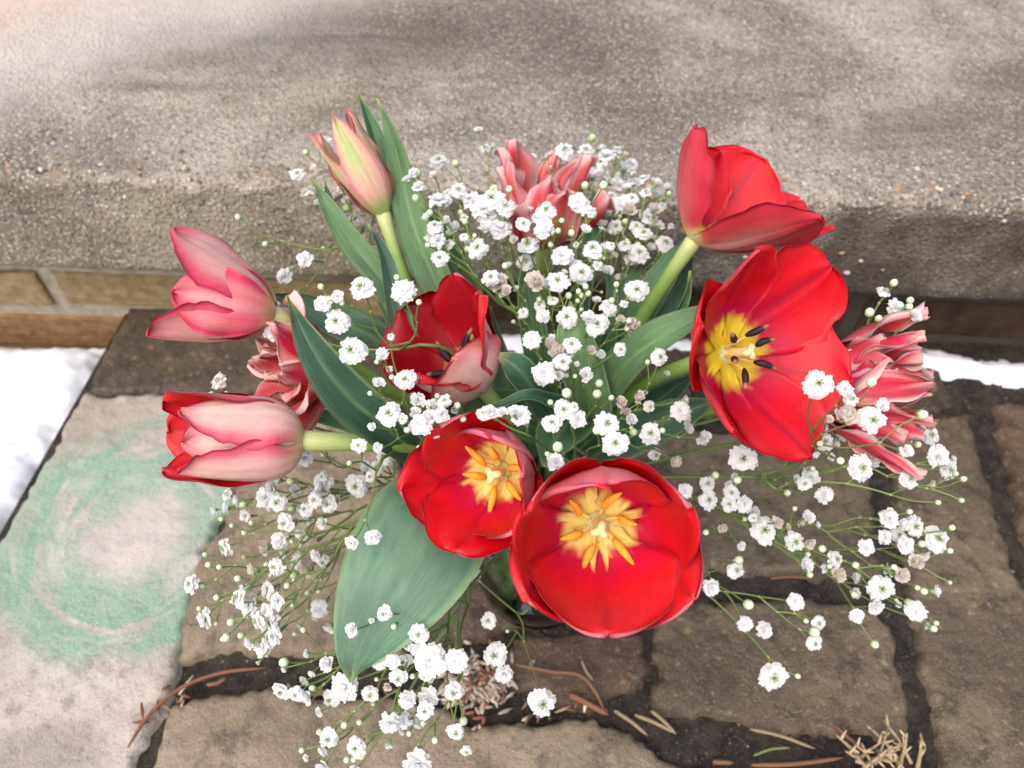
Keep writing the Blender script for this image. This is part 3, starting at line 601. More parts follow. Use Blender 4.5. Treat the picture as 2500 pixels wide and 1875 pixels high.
tulip('H', 'tall closed tulip bud, lime green flushed pink, standing before two upright leaves', b0, ax, 'cam', [
    D(az=8, L=.070, W=.023, th=[40, 82, 92, 94], cup=.95, point=.9, col=D(g=1.0), ruf=.0004, amax=.40), D(az=128, L=.072, W=.022, th=[40, 82, 92, 94], cup=.95, point=.9, col=D(g=.6), amax=.40), D(az=248, L=.068, W=.022, th=[40, 82, 92, 94], cup=.95, point=.9, col=D(g=.5), amax=.40),
    D(az=66, L=.069, W=.020, th=[42, 82, 92, 93], r0=.003, cup=.95, point=.9, col=D(g=.4), amax=.40), D(az=188, L=.068, W=.020, th=[42, 82, 92, 93], cup=.95, point=.9, col=D(g=.4), amax=.40),
    D(az=-68, L=.066, W=.013, th=[60, 78, 84, 82], cup=.9, point=.9, col=D(g=.6), r0=.004, amax=.4)],
    col_bud, org=None, seed=8, mids=[V(905, 680, .535), V(862, 565, .525)], stemr=.0042)
# double, ragged ones
rs = random.Random(11)
def dbl(n, az0, L, Wd, th, jit=12, green=.2, pt=.55, wild=1.0, tone=0.0):
    return [D(az=az0 + 360 / n * i + rs.uniform(-jit, jit), L=L * rs.uniform(.72, 1.18), W=Wd * rs.uniform(.75, 1.4), th=[a + rs.uniform(-18, 18) * wild * (j > 0) for j, a in enumerate(th)], cup=rs.uniform(.8, 1.5), point=pt, ruf=.0036, crease=.0014, amax=rs.uniform(.45, .6), twist=rs.uniform(-1.0, 1.0) * wild, bend=rs.uniform(-.22, .22) * wild, nu=22, nv=13, col=D(green=rs.choice([0, 0, green]), tone=tone)) for i in range(n)]
b0 = P(808, 915, .485); ax = dirv(-.72, .16, .62)
tulip('I', 'ragged double tulip with rose petals edged white, tucked behind the long dark leaf', b0, ax, 'cam', dbl(7, 20, .058, .028, [20, 46, 58, 52]) + dbl(7, 45, .052, .026, [30, 62, 76, 72]) + dbl(6, 0, .042, .024, [50, 80, 98, 104], pt=.3), col_double, seed=9)
b0 = P(1325, 600, .565); ax = dirv(.02, .80, .52)
tulip('J', 'ragged double pink tulip half buried in white blossom nearest the step', b0, ax, 'cam', dbl(7, 10, .068, .030, [20, 54, 66, 60], green=.8) + dbl(7, 35, .064, .028, [30, 66, 80, 76], green=.7) + dbl(6, 0, .042, .022, [50, 80, 98, 100], pt=.3), col_double, seed=10)
b0 = P(1985, 955, .475); ax = dirv(.86, .04, .44)
tulip('K', 'spiky double tulip of rose petals feathered white, fanned out beyond the scarlet one', b0, ax, 'cam', dbl(10, 5, .070, .022, [15, 54, 68, 72], pt=1.1, wild=.45, tone=.65) + dbl(9, 28, .068, .021, [25, 64, 76, 80], pt=1.1, wild=.45, tone=.65) + dbl(7, 10, .060, .018, [45, 78, 88, 92], pt=1.0, wild=.45, tone=.65), col_double, seed=12, mids=[V(1480, 900, .54), V(1600, 870, .51)])

# ------------------------------------------------------------------ tulip leaves
GL, GM, GD, GB = np.array([.125, .225, .100]), np.array([.068, .150, .068]), np.array([.032, .080, .045]), np.array([.110, .200, .130])
def leaf(key, pts, widths, col, roll=0, fold=.25, seed=0, ncol=None, rib=.5, wave=.0):
    root = TULIPS[key]; n, k = 34, 13
    P3 = np.array([V(*p) for p in pts]); q = path(P3, n)
    L = np.concatenate([[0], np.cumsum(np.linalg.norm(np.diff(P3, axis=0), axis=1))]); L /= L[-1]; t = np.linspace(0, 1, n)
    wd = np.maximum(cspline(L, widths, t), .0006); rl = np.radians(cspline(L, roll, t) if hasattr(roll, '__len__') else np.full(n, roll))
    T = np.gradient(q, axis=0); T /= np.linalg.norm(T, axis=1)[:, None]
    vw = CAMP - q; vw /= np.linalg.norm(vw, axis=1)[:, None]
    B = np.cross(T, vw); B /= np.linalg.norm(B, axis=1)[:, None]; N = np.cross(B, T)
    B, N = B * np.cos(rl)[:, None] + N * np.sin(rl)[:, None], N * np.cos(rl)[:, None] - B * np.sin(rl)[:, None]
    v = np.linspace(-1, 1, k); U, Vv = np.meshgrid(t, v, indexing='ij')
    s = Vv * wd[:, None] / 2; h = fold * wd[:, None] * (np.abs(Vv) ** 1.6) * .5 + wave * np.sin(U * 14 + np.sign(Vv) * 1.3 + seed) * np.abs(Vv) ** 2
    h = h - .0006 * np.exp(-(Vv / .08) ** 2) + .0012 * (vnoise(U * 6, Vv * 2, seed + 3) - .5)
    p = q[:, None] + B[:, None] * s[..., None] + N[:, None] * h[..., None]
    n1 = vnoise(Vv * 12, U * 2, seed); n2 = vnoise(Vv * 2, U * 5, seed + 1)
    c = mix(col, np.asarray(col) * 1.35 + .01, .5 * n1); c = mix(c, np.asarray(col) * .55, .6 * sstep(.4, .85, n2)); n4 = vnoise(Vv * 7 + 4, U * 22, seed + 4); c = mix(c, np.asarray(col) * 1.6 + .012, .35 * sstep(.6, .95, n4))
    c = mix(c, np.array([.26, .38, .17]), rib * .6 * np.exp(-(Vv / .05) ** 2)); c = mix(c, np.array([.30, .42, .20]), .6 * sstep(.93, 1, np.abs(Vv)))
    c = mix(c, np.array([.45, .50, .14]), .7 * sstep(.05, .0, U))
    m = MB(); two_sided(m, p, c, c * 1.05, np.stack([U, Vv * .5 + .5], -1), .0011)
    return m.build('leaf', M_LEAF, root)
leaf('E', [(619, 640, .405), (668, 745, .405), (740, 845, .415), (830, 920, .435), (905, 985, .47), (990, 1050, .52)], [.0, .015, .024, .023, .018, .014], GD * 1.1, [25, 10, 0, -10, -20, -20], .35, 1, wave=.001)
leaf('B', [(757, 1472, .425), (765, 1430, .415), (800, 1350, .412), (862, 1240, .42), (930, 1130, .44), (990, 1040, .475), (1090, 1000, .53)], [.0, .020, .044, .064, .070, .050, .02], GB, [0, 0, 5, 8, 5, 0, 0], -.16, 2, rib=.05)
leaf('H', [(772, 201, .57), (797, 262, .565), (826, 340, .555), (862, 440, .55), (925, 580, .545), (1000, 760, .55)], [.0, .010, .014, .016, .016, .012], GM, [45, 35, 25, 15, 0, 0], .5, 3)
leaf('H', [(815, 213, .54), (845, 285, .535), (872, 400, .525), (905, 520, .52), (955, 640, .52), (1040, 800, .54)], [.0, .009, .018, .023, .022, .016], GL * .85, [-45, -25, -10, 0, 0, 0], .45, 4)
leaf('H', [(880, 400, .565), (940, 500, .56), (1000, 620, .55), (1060, 770, .55)], [.0, .018, .022, .015], GM, 10, .3, 5)
leaf('H', [(674, 385, .515), (705, 440, .515), (755, 520, .52), (815, 590, .525), (890, 690, .535), (1000, 830, .55)], [.0, .009, .016, .018, .016, .012], GL * .9, [20, 15, 5, 0, 0, 0], .35, 6)
leaf('H', [(702, 392, .53), (712, 440, .53), (735, 500, .53), (790, 590, .535)], [.0, .007, .010, .008], GM, 20, .3, 26)
leaf('E', [(795, 482, .475), (828, 548, .475), (850, 630, .475), (872, 715, .48), (920, 800, .50), (1000, 900, .53)], [.0, .009, .013, .014, .013, .012], GD * 1.25 + .012, [50, 40, 20, 0, 0, 0], .4, 7, rib=.1)
leaf('E', [(812, 640, .50), (840, 690, .505), (900, 780, .52), (980, 880, .54)], [.0, .006, .010, .010], GM, 10, .3, 27)
leaf('D', [(1492, 505, .525), (1450, 570, .53), (1390, 660, .535), (1320, 780, .55), (1270, 900, .56)], [.0, .016, .022, .024, .018], GM * .95, [0, -10, -10, 0, 0], .25, 8)
leaf('D', [(1500, 545, .535), (1465, 610, .54), (1400, 700, .545), (1320, 830, .555)], [.0, .018, .022, .018], GD * 1.1, [0, 20, 20, 10], .25, 9)
leaf('C', [(1491, 585, .455), (1483, 635, .46), (1462, 680, .465), (1410, 725, .475), (1340, 790, .51), (1290, 870, .54)], [.0, .005, .007, .010, .012, .012], GM, [60, 50, 40, 20, 0, 0], .4, 10)
leaf('C', [(1575, 660, .475), (1500, 690, .455), (1440, 722, .457), (1370, 770, .475), (1310, 830, .50), (1250, 930, .54)], [.0, .014, .020, .023, .024, .018], GL * .9, [-30, -30, -25, -15, 0, 0], .5, 11)
leaf('J', [(1232, 650, .478), (1236, 700, .475), (1252, 780, .478), (1278, 860, .49), (1290, 960, .53)], [.0, .017, .026, .024, .016], GL, [10, 5, 0, 0, 0], -.2, 12)
leaf('J', [(1130, 520, .545), (1138, 600, .54), (1150, 700, .54), (1170, 800, .545), (1210, 930, .555)], [.0, .013, .018, .019, .014], GM, 5, .3, 13)
leaf('J', [(1279, 395, .54), (1286, 450, .54), (1276, 540, .54), (1258, 640, .545), (1235, 770, .55)], [.0, .008, .011, .012, .012], GD * 1.3, [10, 10, 0, 0, 0], .3, 14)
leaf('D', [(1308, 550, .52), (1320, 620, .522), (1316, 710, .525), (1290, 830, .54)], [.0, .007, .011, .011], GM * .9, 15, .35, 15)
leaf('D', [(1390, 560, .55), (1350, 640, .55), (1300, 760, .55), (1250, 880, .56)], [.0, .016, .022, .018], GM, 0, .3, 16)
leaf('C', [(1077, 768, .452), (1105, 785, .45), (1150, 835, .46), (1190, 890, .485), (1240, 960, .53)], [.004, .014, .017, .018, .015], GD * 1.3, [-20, -10, 0, 10, 10], -.35, 17)
leaf('C', [(1030, 885, .43), (1085, 875, .425), (1132, 857, .425), (1185, 866, .44), (1230, 890, .47), (1260, 950, .52)], [.0, .005, .007, .009, .012, .014], GD * 1.2, [50, 45, 40, 30, 20, 10], .4, 18)
leaf('A', [(985, 895, .495), (1060, 880, .495), (1150, 905, .505), (1230, 960, .54)], [.004, .022, .030, .022], GM * .8, 10, .2, 19)
leaf('A', [(1180, 1010, .47), (1200, 950, .48), (1240, 900, .50), (1280, 870, .54)], [.006, .026, .030, .02], GM * .75, 10, .2, 20)
leaf('K', [(1545, 865, .475), (1480, 890, .475), (1400, 925, .485), (1320, 965, .51), (1260, 1000, .54)], [.002, .018, .026, .024, .018], GD * 1.2, [10, 0, -10, -10, 0], .25, 21)
leaf('K', [(1510, 800, .52), (1440, 850, .53), (1370, 900, .54), (1300, 970, .55)], [.0, .016, .020, .018], GD, 10, .25, 22)
leaf('I', [(640, 898, .49), (720, 902, .49), (800, 918, .495), (880, 950, .51), (980, 1000, .54)], [.002, .012, .017, .018, .014], GM, [-25, -20, -10, 0, 0], .2, 23)
leaf('F', [(583, 634, .48), (630, 650, .485), (700, 680, .495), (790, 720, .505), (900, 790, .53)], [.0, .011, .019, .022, .018], GB * .8, [-20, -10, 0, 0, 0], .25, 24)
leaf('I', [(750, 660, .525), (800, 700, .525), (860, 760, .53), (960, 860, .545)], [.0, .012, .018, .016], GM, 0, .25, 25)
leaf('B', [(1180, 700, .545), (1190, 800, .55), (1200, 900, .555), (1210, 990, .565)], [.0, .02, .026, .02], GD, 0, .25, 28)
leaf('G', [(1060, 660, .56), (1075, 760, .56), (1110, 870, .56), (1170, 980, .57)], [.0, .014, .020, .018], GM * .8, 0, .25, 29)

# ------------------------------------------------------------------ baby's breath
WH, GRN, BEI = np.array([.91, .91, .91]), np.array([.36, .50, .16]), np.array([.84, .77, .70])
def gyp_mesh(kind, seed):
    rs = np.random.RandomState(seed); m = MB()
    spec = {'open': [(9, 1.0, 10), (8, .86, 26), (7, .66, 42), (4, .42, 58)], 'half': [(8, 1.05, 48), (8, .98, 62), (6, .86, 76)],
            'ball': [(9, .98, 22), (8, .92, 44), (7, .82, 62), (5, .72, 80)], 'wilt': [(8, .9, 30), (8, .85, 52), (7, .75, 72)]}[kind]
    base = WH if kind != 'wilt' else BEI
    for ri, (n, R, el) in enumerate(spec):
        for i in range(n):
            a = 2 * math.pi * (i + .5 * (ri % 2)) / n + rs.uniform(-.16, .16); e = math.radians(el + rs.uniform(-9, 9)); r = R * rs.uniform(.84, 1.1)
            tt = np.array([0, .35, .68, .90, 1.0]); w_ = np.array([.07, .20, .31, .31, .20]) * rs.uniform(.8, 1.25)
            curl = rs.uniform(.25, .85) if kind in ('open', 'ball') else rs.uniform(-.2, .5) - (.4 if kind == 'wilt' else 0); rows = []; tz = rs.uniform(-.06, .06)
            for t, ww in zip(tt, w_):
                ee = e - curl * t; rad = r * t * math.cos(ee); z = r * t * math.sin(ee) * .9 + .03 * ri
                row = []
                for v in (-1, -.4, .4, 1):
                    x = v * ww; zz = z + .07 * abs(v) * t + tz * v + rs.uniform(-.03, .03) * (t > .3); rr = rad + (rs.uniform(-.13, .07) * r if t > .95 else 0)
                    row.append((rr * math.cos(a) - x * math.sin(a), rr * math.sin(a) + x * math.cos(a), zz))
                rows.append(row)
            c = mix(GRN if kind == 'open' else base * .9, base, np.array([[.25 if ri > 1 else .6] * 4, [.88] * 4] + [[1.0] * 4] * 3)) * (rs.uniform(.97, 1.0))
            m.grid(np.array(rows), c, None)
    if kind == 'open':
        for i in range(5):
            a = i * 1.2566 + rs.uniform(-.2, .2); d = np.array([math.cos(a), math.sin(a), 0])
            m.tube([d * .03 + [0, 0, .1], d * .12 + [0, 0, .34], d * .2 + [0, 0, .42]], [.035, .03, .05], GRN * 1.1, 5)
    return m.mesh('blossom', M_WHITE)
def calyx_mesh():
    m = MB(); c = np.array([.22, .38, .12]); a = np.linspace(0, 2 * math.pi, 11)[:-1]
    pr = [(.04, -.42), (.16, -.38), (.27, -.2), (.33, .0), (.30, .12)]
    p = np.array([[(r_ * math.cos(t) * (1 + (.12 if j == 4 and i % 2 else 0)), r_ * math.sin(t), z + (.16 if j == 4 and i % 2 == 0 else 0)) for i, t in enumerate(a)] for j, (r_, z) in enumerate(pr)])
    m.grid(p, c, None, True); return m.mesh('calyx', M_STEM)
def bud_mesh(seed):
    m = MB(); rs = np.random.RandomState(seed); n = 12; a = np.linspace(0, 2 * math.pi, n + 1)[:-1]
    zs = np.linspace(-1, 1, 9); rows = []; cols = []
    for z in zs:
        r_ = math.sqrt(max(0, 1 - z * z)) * (.92 if z < 0 else .86) + .02
        rows.append([(r_ * math.cos(t + z * .5) * (1 + .07 * (i % 2)), r_ * math.sin(t + z * .5) * (1 + .07 * (i % 2)), z * 1.08 + .2) for i, t in enumerate(a)])
        g = 1 - sstep(-.5, .55, z)
        cols.append([np.array([.24, .38, .12]) * (g * (.65 + .35 * (i % 2 == 0))) + np.array([.66, .74, .52]) * (1 - g * (.65 + .35 * (i % 2 == 0))) for i in range(n)])
    m.grid(np.array(rows), np.array(cols), None, True); b0 = m.n
    m.f.append(tuple(b0 - n + i for i in range(n))); return m.mesh('flower_bud', M_STEM)
GY = {k_: [gyp_mesh(k_, s_ + 10 * i_) for s_ in range(3)] for i_, k_ in enumerate(('open', 'half', 'ball', 'wilt'))}
CAL = calyx_mesh(); BUD = [bud_mesh(1), bud_mesh(2)]
GSTEM = np.array([.155, .225, .07])
def quat_to(d, spin):
    return (Vector([float(x) for x in d]).to_track_quat('Z', 'Y') @ Quaternion((0, 0, 1), spin))
def spray(label, hub, flowers, d0, jit, seed, face=(.0, .3, .5), lift=0, extra=.3, via=None, wilt=.12, more=.9, group='sprays of baby\'s breath'):
    rs = random.Random(seed); npr = np.random.RandomState(seed)
    root = thing('babys_breath', (VC[0], VC[1], .02), label, 'flower', group)
    hub = V(*hub); leaves = []
    for fl in flowers:
        x, y, r = fl[:3]; dd = fl[3] if len(fl) > 3 and not isinstance(fl[3], str) else d0 + rs.uniform(-jit, jit)
        leaves.append(dict(p=V(x, y, dd), r=r * (.9 if 'b' in fl else 1.10) / 1736 * dd, bud=('b' in fl), n=1, kids=[]))
    for fl in [f_ for f_ in flowers if 'b' not in f_]:
        if rs.random() < more:
            a_ = rs.uniform(0, 6.28); q_ = rs.uniform(1.5, 3.0) * fl[2]; r2 = rs.uniform(7, 15); dd = (fl[3] if len(fl) > 3 and not isinstance(fl[3], str) else d0) + rs.uniform(.0, jit * 1.5)
            leaves.append(dict(p=V(fl[0] + q_ * math.cos(a_), fl[1] + q_ * math.sin(a_), dd), r=r2 * 1.1 / 1736 * dd, bud=rs.random() < .25, n=1, kids=[]))
            if leaves[-1]['bud']: leaves[-1]['r'] *= .6
    nodes = list(leaves); allint = []
    while len(nodes) > 1:
        Q = np.array([n['p'] for n in nodes]); hd = np.linalg.norm(Q - hub, axis=1)
        Dm = np.linalg.norm(Q[:, None] - Q[None], axis=2) - .25 * (hd[:, None] + hd[None]); np.fill_diagonal(Dm, 9)
        i, j = np.unravel_index(np.argmin(Dm), Dm.shape); a, b = nodes[i], nodes[j]
        dist = np.linalg.norm(a['p'] - b['p']); mean = (a['p'] + b['p']) / 2; th = hub - mean; hl = np.linalg.norm(th)
        step = min(.6 * hl, .55 * dist + .006)
        p = mean + nrm(th) * step + npr.uniform(-1, 1, 3) * min(.004, dist * .15); p[2] -= .15 * dist
        nd = dict(p=p, n=a['n'] + b['n'], kids=[a, b], r=0, bud=False); allint.append(nd)
        nodes = [n for q, n in enumerate(nodes) if q not in (i, j)] + [nd]
    top = nodes[0]; sm = MB(); heads = []
    def tubeseg(p0, p1, n0, n1, bow):
        L = np.linalg.norm(p1 - p0); mid = (p0 + p1) / 2 + npr.uniform(-1, 1, 3) * L * bow; mid[2] -= L * .03
        k_ = 6 if L > .02 else 4; rad = np.linspace(.00030 + .00014 * math.sqrt(n0), .00030 + .00014 * math.sqrt(n1), k_)
        cc = GSTEM * (rs.uniform(.75, 1.25)); sm.tube(path([p0, mid, p1], k_), np.minimum(rad, .0013), cc, 5, False)
        if n0 > 1:   # swollen node
            sm.tube([p1 - (p1 - p0) / L * .0012, p1, p1 + (p1 - p0) / L * .0012], [.0004, .0009, .0004], np.array([.34, .40, .16]), 5)
        return nrm(p1 - mid)
    def walk(nd):
        for kd in nd['kids']:
            dv = tubeseg(nd['p'], kd['p'], nd['n'], kd['n'], .07)
            if kd['kids']: walk(kd)
            else: heads.append((kd, dv))
        if rs.random() < extra and nd['n'] < 9:
            base = nd['p']; od = nrm(nrm(base - hub) + npr.uniform(-1, 1, 3) * .8); p1 = base + od * rs.uniform(.007, .018)
            dv = tubeseg(base, p1, 1, 1, .06); heads.append((dict(p=p1, r=rs.uniform(.0011, .0018), bud=True), dv))
    if top['kids']: walk(top)
    d = hub[:2] - VC; n_ = d / (np.linalg.norm(d) + 1e-6)
    pts = [np.array([*(VC - n_ * .02), .02]), np.array([*(VC + n_ * .030), .18])] + [V(*q) for q in (via or [])] + [hub, top['p']]
    sm.tube(path(pts, 24), np.linspace(.0014, .0010, 24), GSTEM * .9, 6)
    sm.build('stem', M_STEM, root)
    rl = np.array(root.location); fv = RT * face[0] + UP * face[1] - FW * face[2]
    for nd, dv in heads:
        if nd['bud']:
            o = link('flower_bud', rs.choice(BUD), root); dr = nrm(dv + .3 * fv + npr.uniform(-.2, .2, 3)); o.location = nd['p'] - rl; sc = nd['r']
        else:
            big = nd['r'] > .0052; kind = 'wilt' if rs.random() < wilt else (rs.choice(['open', 'open', 'ball']) if big else rs.choice(['ball', 'half', 'half', 'open']))
            o = link('blossom', rs.choice(GY[kind]), root); dr = nrm(dv * (.35 if big else .9) + fv * (1.5 if big else .8) + npr.uniform(-.4, .4, 3))
            sc = nd['r'] * (1.0 if kind in ('open', 'ball') else 1.05); o.location = nd['p'] - rl
            c = link('calyx', CAL, o); c.location = (0, 0, .06)
        o.rotation_mode = 'QUATERNION'; o.rotation_quaternion = quat_to(dr, rs.uniform(0, 6.28)); o.scale = (sc, sc, sc)
    return root
b = 'b'
spray('few pale baby\'s breath blossoms clustered round the closed tulip bud', (800, 560, .535), [(700, 303, 16), (643, 376, 17), (665, 411, 18), (770, 292, 12), (690, 318, 8, b), (662, 330, 7, b), (780, 495, 22), (765, 470, 14), (745, 430, 10), (752, 300, 7, b), (870, 340, 12), (690, 440, 12)], .56, .012, 1, face=(-.2, .5, .5), via=[(900, 740, .55)])
spray('thin drooping baby\'s breath twig above the rose pink tulip, against the step', (735, 527, .52), [(516, 470, 8, b), (575, 527, 8, b), (659, 561, 18), (616, 597, 19), (622, 640, 8, b), (606, 655, 7, b), (640, 655, 8, b)], .505, .01, 2, face=(-.2, .3, .6), extra=.2, via=[(900, 700, .54), (820, 530, .53)], more=0)
spray('large flat baby\'s breath blossoms lying on the long dark leaf', (905, 745, .45), [(780, 621, 29), (874, 631, 27), (698, 657, 18), (727, 695, 28), (760, 758, 32), (730, 640, 14), (694, 620, 8, b), (858, 600, 8, b), (905, 653, 8, b), (740, 655, 7, b), (590, 718, 20, .46), (612, 712, 8, .46, b)], .395, .006, 3, face=(-.05, .25, 1.0), wilt=0, extra=.25, via=[(1050, 860, .52)], more=0)
spray('baby\'s breath blossoms between the half open tulip and the long leaf', (905, 930, .45), [(828, 770, 17), (818, 829, 14), (875, 820, 24), (840, 893, 27), (800, 850, 7, b), (835, 905, 14), (903, 865, 18), (938, 880, 20), (898, 893, 14), (912, 918, 24), (960, 866, 16), (925, 905, 18), (870, 905, 12), (818, 775, 7, b), (955, 895, 18), (1000, 905, 9, b)], .40, .008, 4, face=(-.1, .2, 1.0), via=[(1000, 990, .50)])
spray('lone baby\'s breath blossoms rising between the two left tulips', (560, 885, .50), [(473, 823, 20), (458, 851, 7, b), (490, 850, 6, b)], .475, .005, 5, face=(-.3, .5, .4), extra=0, via=[(900, 990, .53), (700, 930, .51)], more=0)
spray('tall hazy baby\'s breath spray behind the pink double tulip', (1180, 620, .57), [(1048, 320, 14), (1105, 325, 8, b), (1113, 343, 8, b), (1219, 326, 22, .53), (948, 348, 22), (985, 355, 9, b), (1265, 325, 18), (1310, 340, 20), (1350, 338, 11), (1285, 362, 18), (1320, 380, 18), (1365, 370, 11), (1370, 398, 12), (1340, 358, 12), (1240, 350, 14), (1150, 338, 10), (1180, 345, 9), (1260, 350, 14), (1300, 325, 12), (1335, 400, 16), (1275, 385, 14)], .585, .012, 6, face=(.0, .45, .7), via=[(1180, 800, .575)], extra=.4)
spray('baby\'s breath spray crowding the gap beside the sideways red tulip', (1310, 690, .55), [(1390, 388, 12), (1415, 400, 15), (1420, 425, 14), (1395, 415, 14), (1340, 445, 20), (1365, 430, 16), (1360, 460, 20), (1330, 490, 18), (1350, 530, 16), (1400, 470, 20), (1390, 505, 20), (1380, 548, 24), (1437, 525, 22), (1345, 600, 16), (1300, 490, 15), (1410, 455, 18), (1405, 540, 14), (1320, 425, 16), (1420, 490, 14), (1365, 560, 16), (1300, 440, 15), (1430, 575, 8, b), (1415, 515, 8, b), (1350, 480, 8, b), (1430, 445, 12), (1375, 490, 16), (1310, 465, 14)], .545, .012, 7, face=(.1, .4, .8), extra=.4, via=[(1270, 850, .56)])
spray('dense white baby\'s breath cluster in front of the pink double tulip', (1130, 690, .53), [(905, 405, 15), (990, 412, 20), (945, 435, 20), (968, 440, 14), (930, 460, 8, b), (1062, 430, 28), (1025, 440, 24), (1092, 447, 22), (1058, 470, 28), (1080, 497, 24), (1040, 455, 22), (1005, 480, 8, b), (940, 490, 20), (985, 495, 16), (1002, 512, 10), (945, 520, 19), (950, 558, 20), (1032, 537, 24), (1140, 530, 26), (1135, 566, 22), (1100, 410, 9, b), (1050, 500, 16), (930, 510, 15), (1010, 540, 9, b), (1110, 520, 12), (900, 430, 10, b), (965, 480, 12), (880, 390, 10)], .50, .012, 8, face=(-.05, .4, .8), via=[(1180, 850, .55)])
spray('baby\'s breath blossoms hanging over the face of the pink double tulip', (1200, 660, .52), [(1180, 455, 22), (1175, 495, 22), (1130, 485, 18), (1250, 440, 22), (1272, 458, 16), (1303, 402, 11, b), (1280, 465, 11, b), (1215, 555, 24), (1280, 538, 24), (1306, 540, 16), (1255, 590, 26), (1245, 575, 16), (1190, 530, 8, b), (1235, 505, 9, b), (1160, 470, 14), (1290, 575, 12), (1265, 500, 14), (1320, 530, 10), (1205, 500, 8, b)], .495, .010, 9, face=(.0, .35, .9), via=[(1220, 850, .55)])
spray('central baby\'s breath blossoms above the green heart of the bouquet', (1220, 800, .50), [(1160, 610, 28), (1205, 608, 26), (1080, 615, 25), (1060, 600, 20), (1228, 640, 9, b), (1225, 685, 24), (1172, 683, 16), (1130, 675, 12), (1313, 665, 18), (1290, 700, 26), (1270, 690, 16), (1360, 710, 27), (1375, 627, 26), (1095, 630, 16), (1180, 620, 16), (1250, 610, 16), (1320, 650, 8, b), (1265, 620, 8, b), (1255, 640, 8, b), (1270, 635, 8, b), (1090, 640, 12), (1340, 690, 12), (1340, 755, 15), (1195, 650, 12)], .465, .010, 10, face=(.0, .2, 1.0), via=[(1230, 930, .54)])
spray('baby\'s breath over the pale leaf in the middle of the bouquet', (1260, 930, .50), [(1425, 772, 20), (1235, 745, 20), (1205, 760, 24), (1215, 782, 20), (1175, 807, 26), (1150, 735, 20), (1265, 812, 17), (1290, 852, 12, b), (1380, 862, 18), (1350, 890, 14), (1405, 937, 24), (1360, 905, 14), (1470, 890, 22), (1475, 865, 12), (1515, 945, 18), (1455, 996, 18), (1190, 745, 14), (1225, 760, 16), (1140, 740, 8, b), (1320, 860, 8, b), (1430, 930, 8, b), (1340, 870, 16), (1480, 905, 12)], .44, .012, 11, face=(.1, .2, 1.0), via=[(1240, 990, .53)], wilt=.3)
spray('plump baby\'s breath blossoms and round buds just above the largest red cup', (1250, 1010, .45), [(1225, 850, 13, b), (1218, 885, 24), (1247, 905, 20), (1310, 915, 27), (1330, 958, 29), (1205, 967, 14, b), (1200, 1000, 20), (1125, 898, 22), (1060, 892, 18), (1085, 893, 14), (1192, 914, 22), (1045, 893, 16), (1110, 890, 14), (1240, 880, 12), (1290, 930, 12, b)], .375, .008, 12, face=(.05, .2, 1.0), wilt=0, extra=.2, via=[(1240, 1030, .50)], more=0)
spray('baby\'s breath sprig beyond the spiky double tulip, against dark brick', (1800, 800, .50), [(1930, 612, 10, b), (1910, 630, 16), (1935, 665, 20), (1878, 677, 12, b), (1965, 650, 9, b), (1962, 663, 9, b), (1973, 685, 16), (1978, 729, 12), (1897, 690, 10, b), (1795, 687, 9, b), (1765, 715, 10)], .47, .008, 13, face=(.1, .3, .9), wilt=0, extra=.15, via=[(1380, 950, .54), (1600, 890, .52)], more=0)
spray('large baby\'s breath blossoms lying over the scarlet petals and spiky double tulip', (1700, 955, .43), [(1768, 829, 32), (1824, 840, 17), (1882, 827, 13, b), (1840, 863, 17), (1820, 902, 34), (1883, 907, 31), (1905, 875, 16), (1990, 897, 13, b), (1955, 975, 16), (1860, 1010, 30), (1815, 995, 10, b), (1845, 990, 10), (1790, 905, 11)], .375, .006, 14, face=(.05, .15, 1.0), wilt=.08, extra=.1, via=[(1400, 1000, .52), (1580, 960, .48)], more=0)
spray('baby\'s breath trailing right below the spiky double tulip', (1640, 1030, .50), [(2010, 940, 22), (2025, 985, 24), (2050, 1015, 22), (2028, 1003, 20), (1948, 1008, 16), (1965, 1035, 20), (1765, 930, 22), (1780, 955, 22), (1780, 1070, 19), (1750, 1030, 20), (1738, 1045, 16), (2080, 1035, 8, b), (2075, 1080, 7, b), (2025, 1085, 7, b), (1605, 990, 30, .42), (1980, 960, 9, b), (1985, 940, 8, b), (1910, 985, 15), (1880, 1000, 16), (1930, 965, 10), (1760, 975, 14), (1800, 960, 12)], .46, .012, 15, face=(.2, .2, .9), via=[(1400, 1030, .54)], wilt=.25)
spray('baby\'s breath blossoms scattered over the brown flagstones right of the largest cup', (1560, 1100, .53), [(1530, 1080, 22), (1580, 1065, 18), (1575, 1090, 18), (1607, 1090, 18), (1528, 1045, 18), (1545, 1028, 10, b), (1558, 1140, 14), (1650, 1145, 30), (1680, 1130, 14), (1742, 1118, 16), (1717, 1170, 22), (1745, 1172, 16), (1775, 1185, 10, b), (1737, 1217, 17), (1805, 1208, 20), (1808, 1240, 20), (1480, 1060, 16), (1700, 1065, 9, b), (1590, 1040, 8, b), (1700, 1140, 10)], .475, .015, 16, face=(.1, .2, .9), via=[(1400, 1060, .57)], wilt=.3)
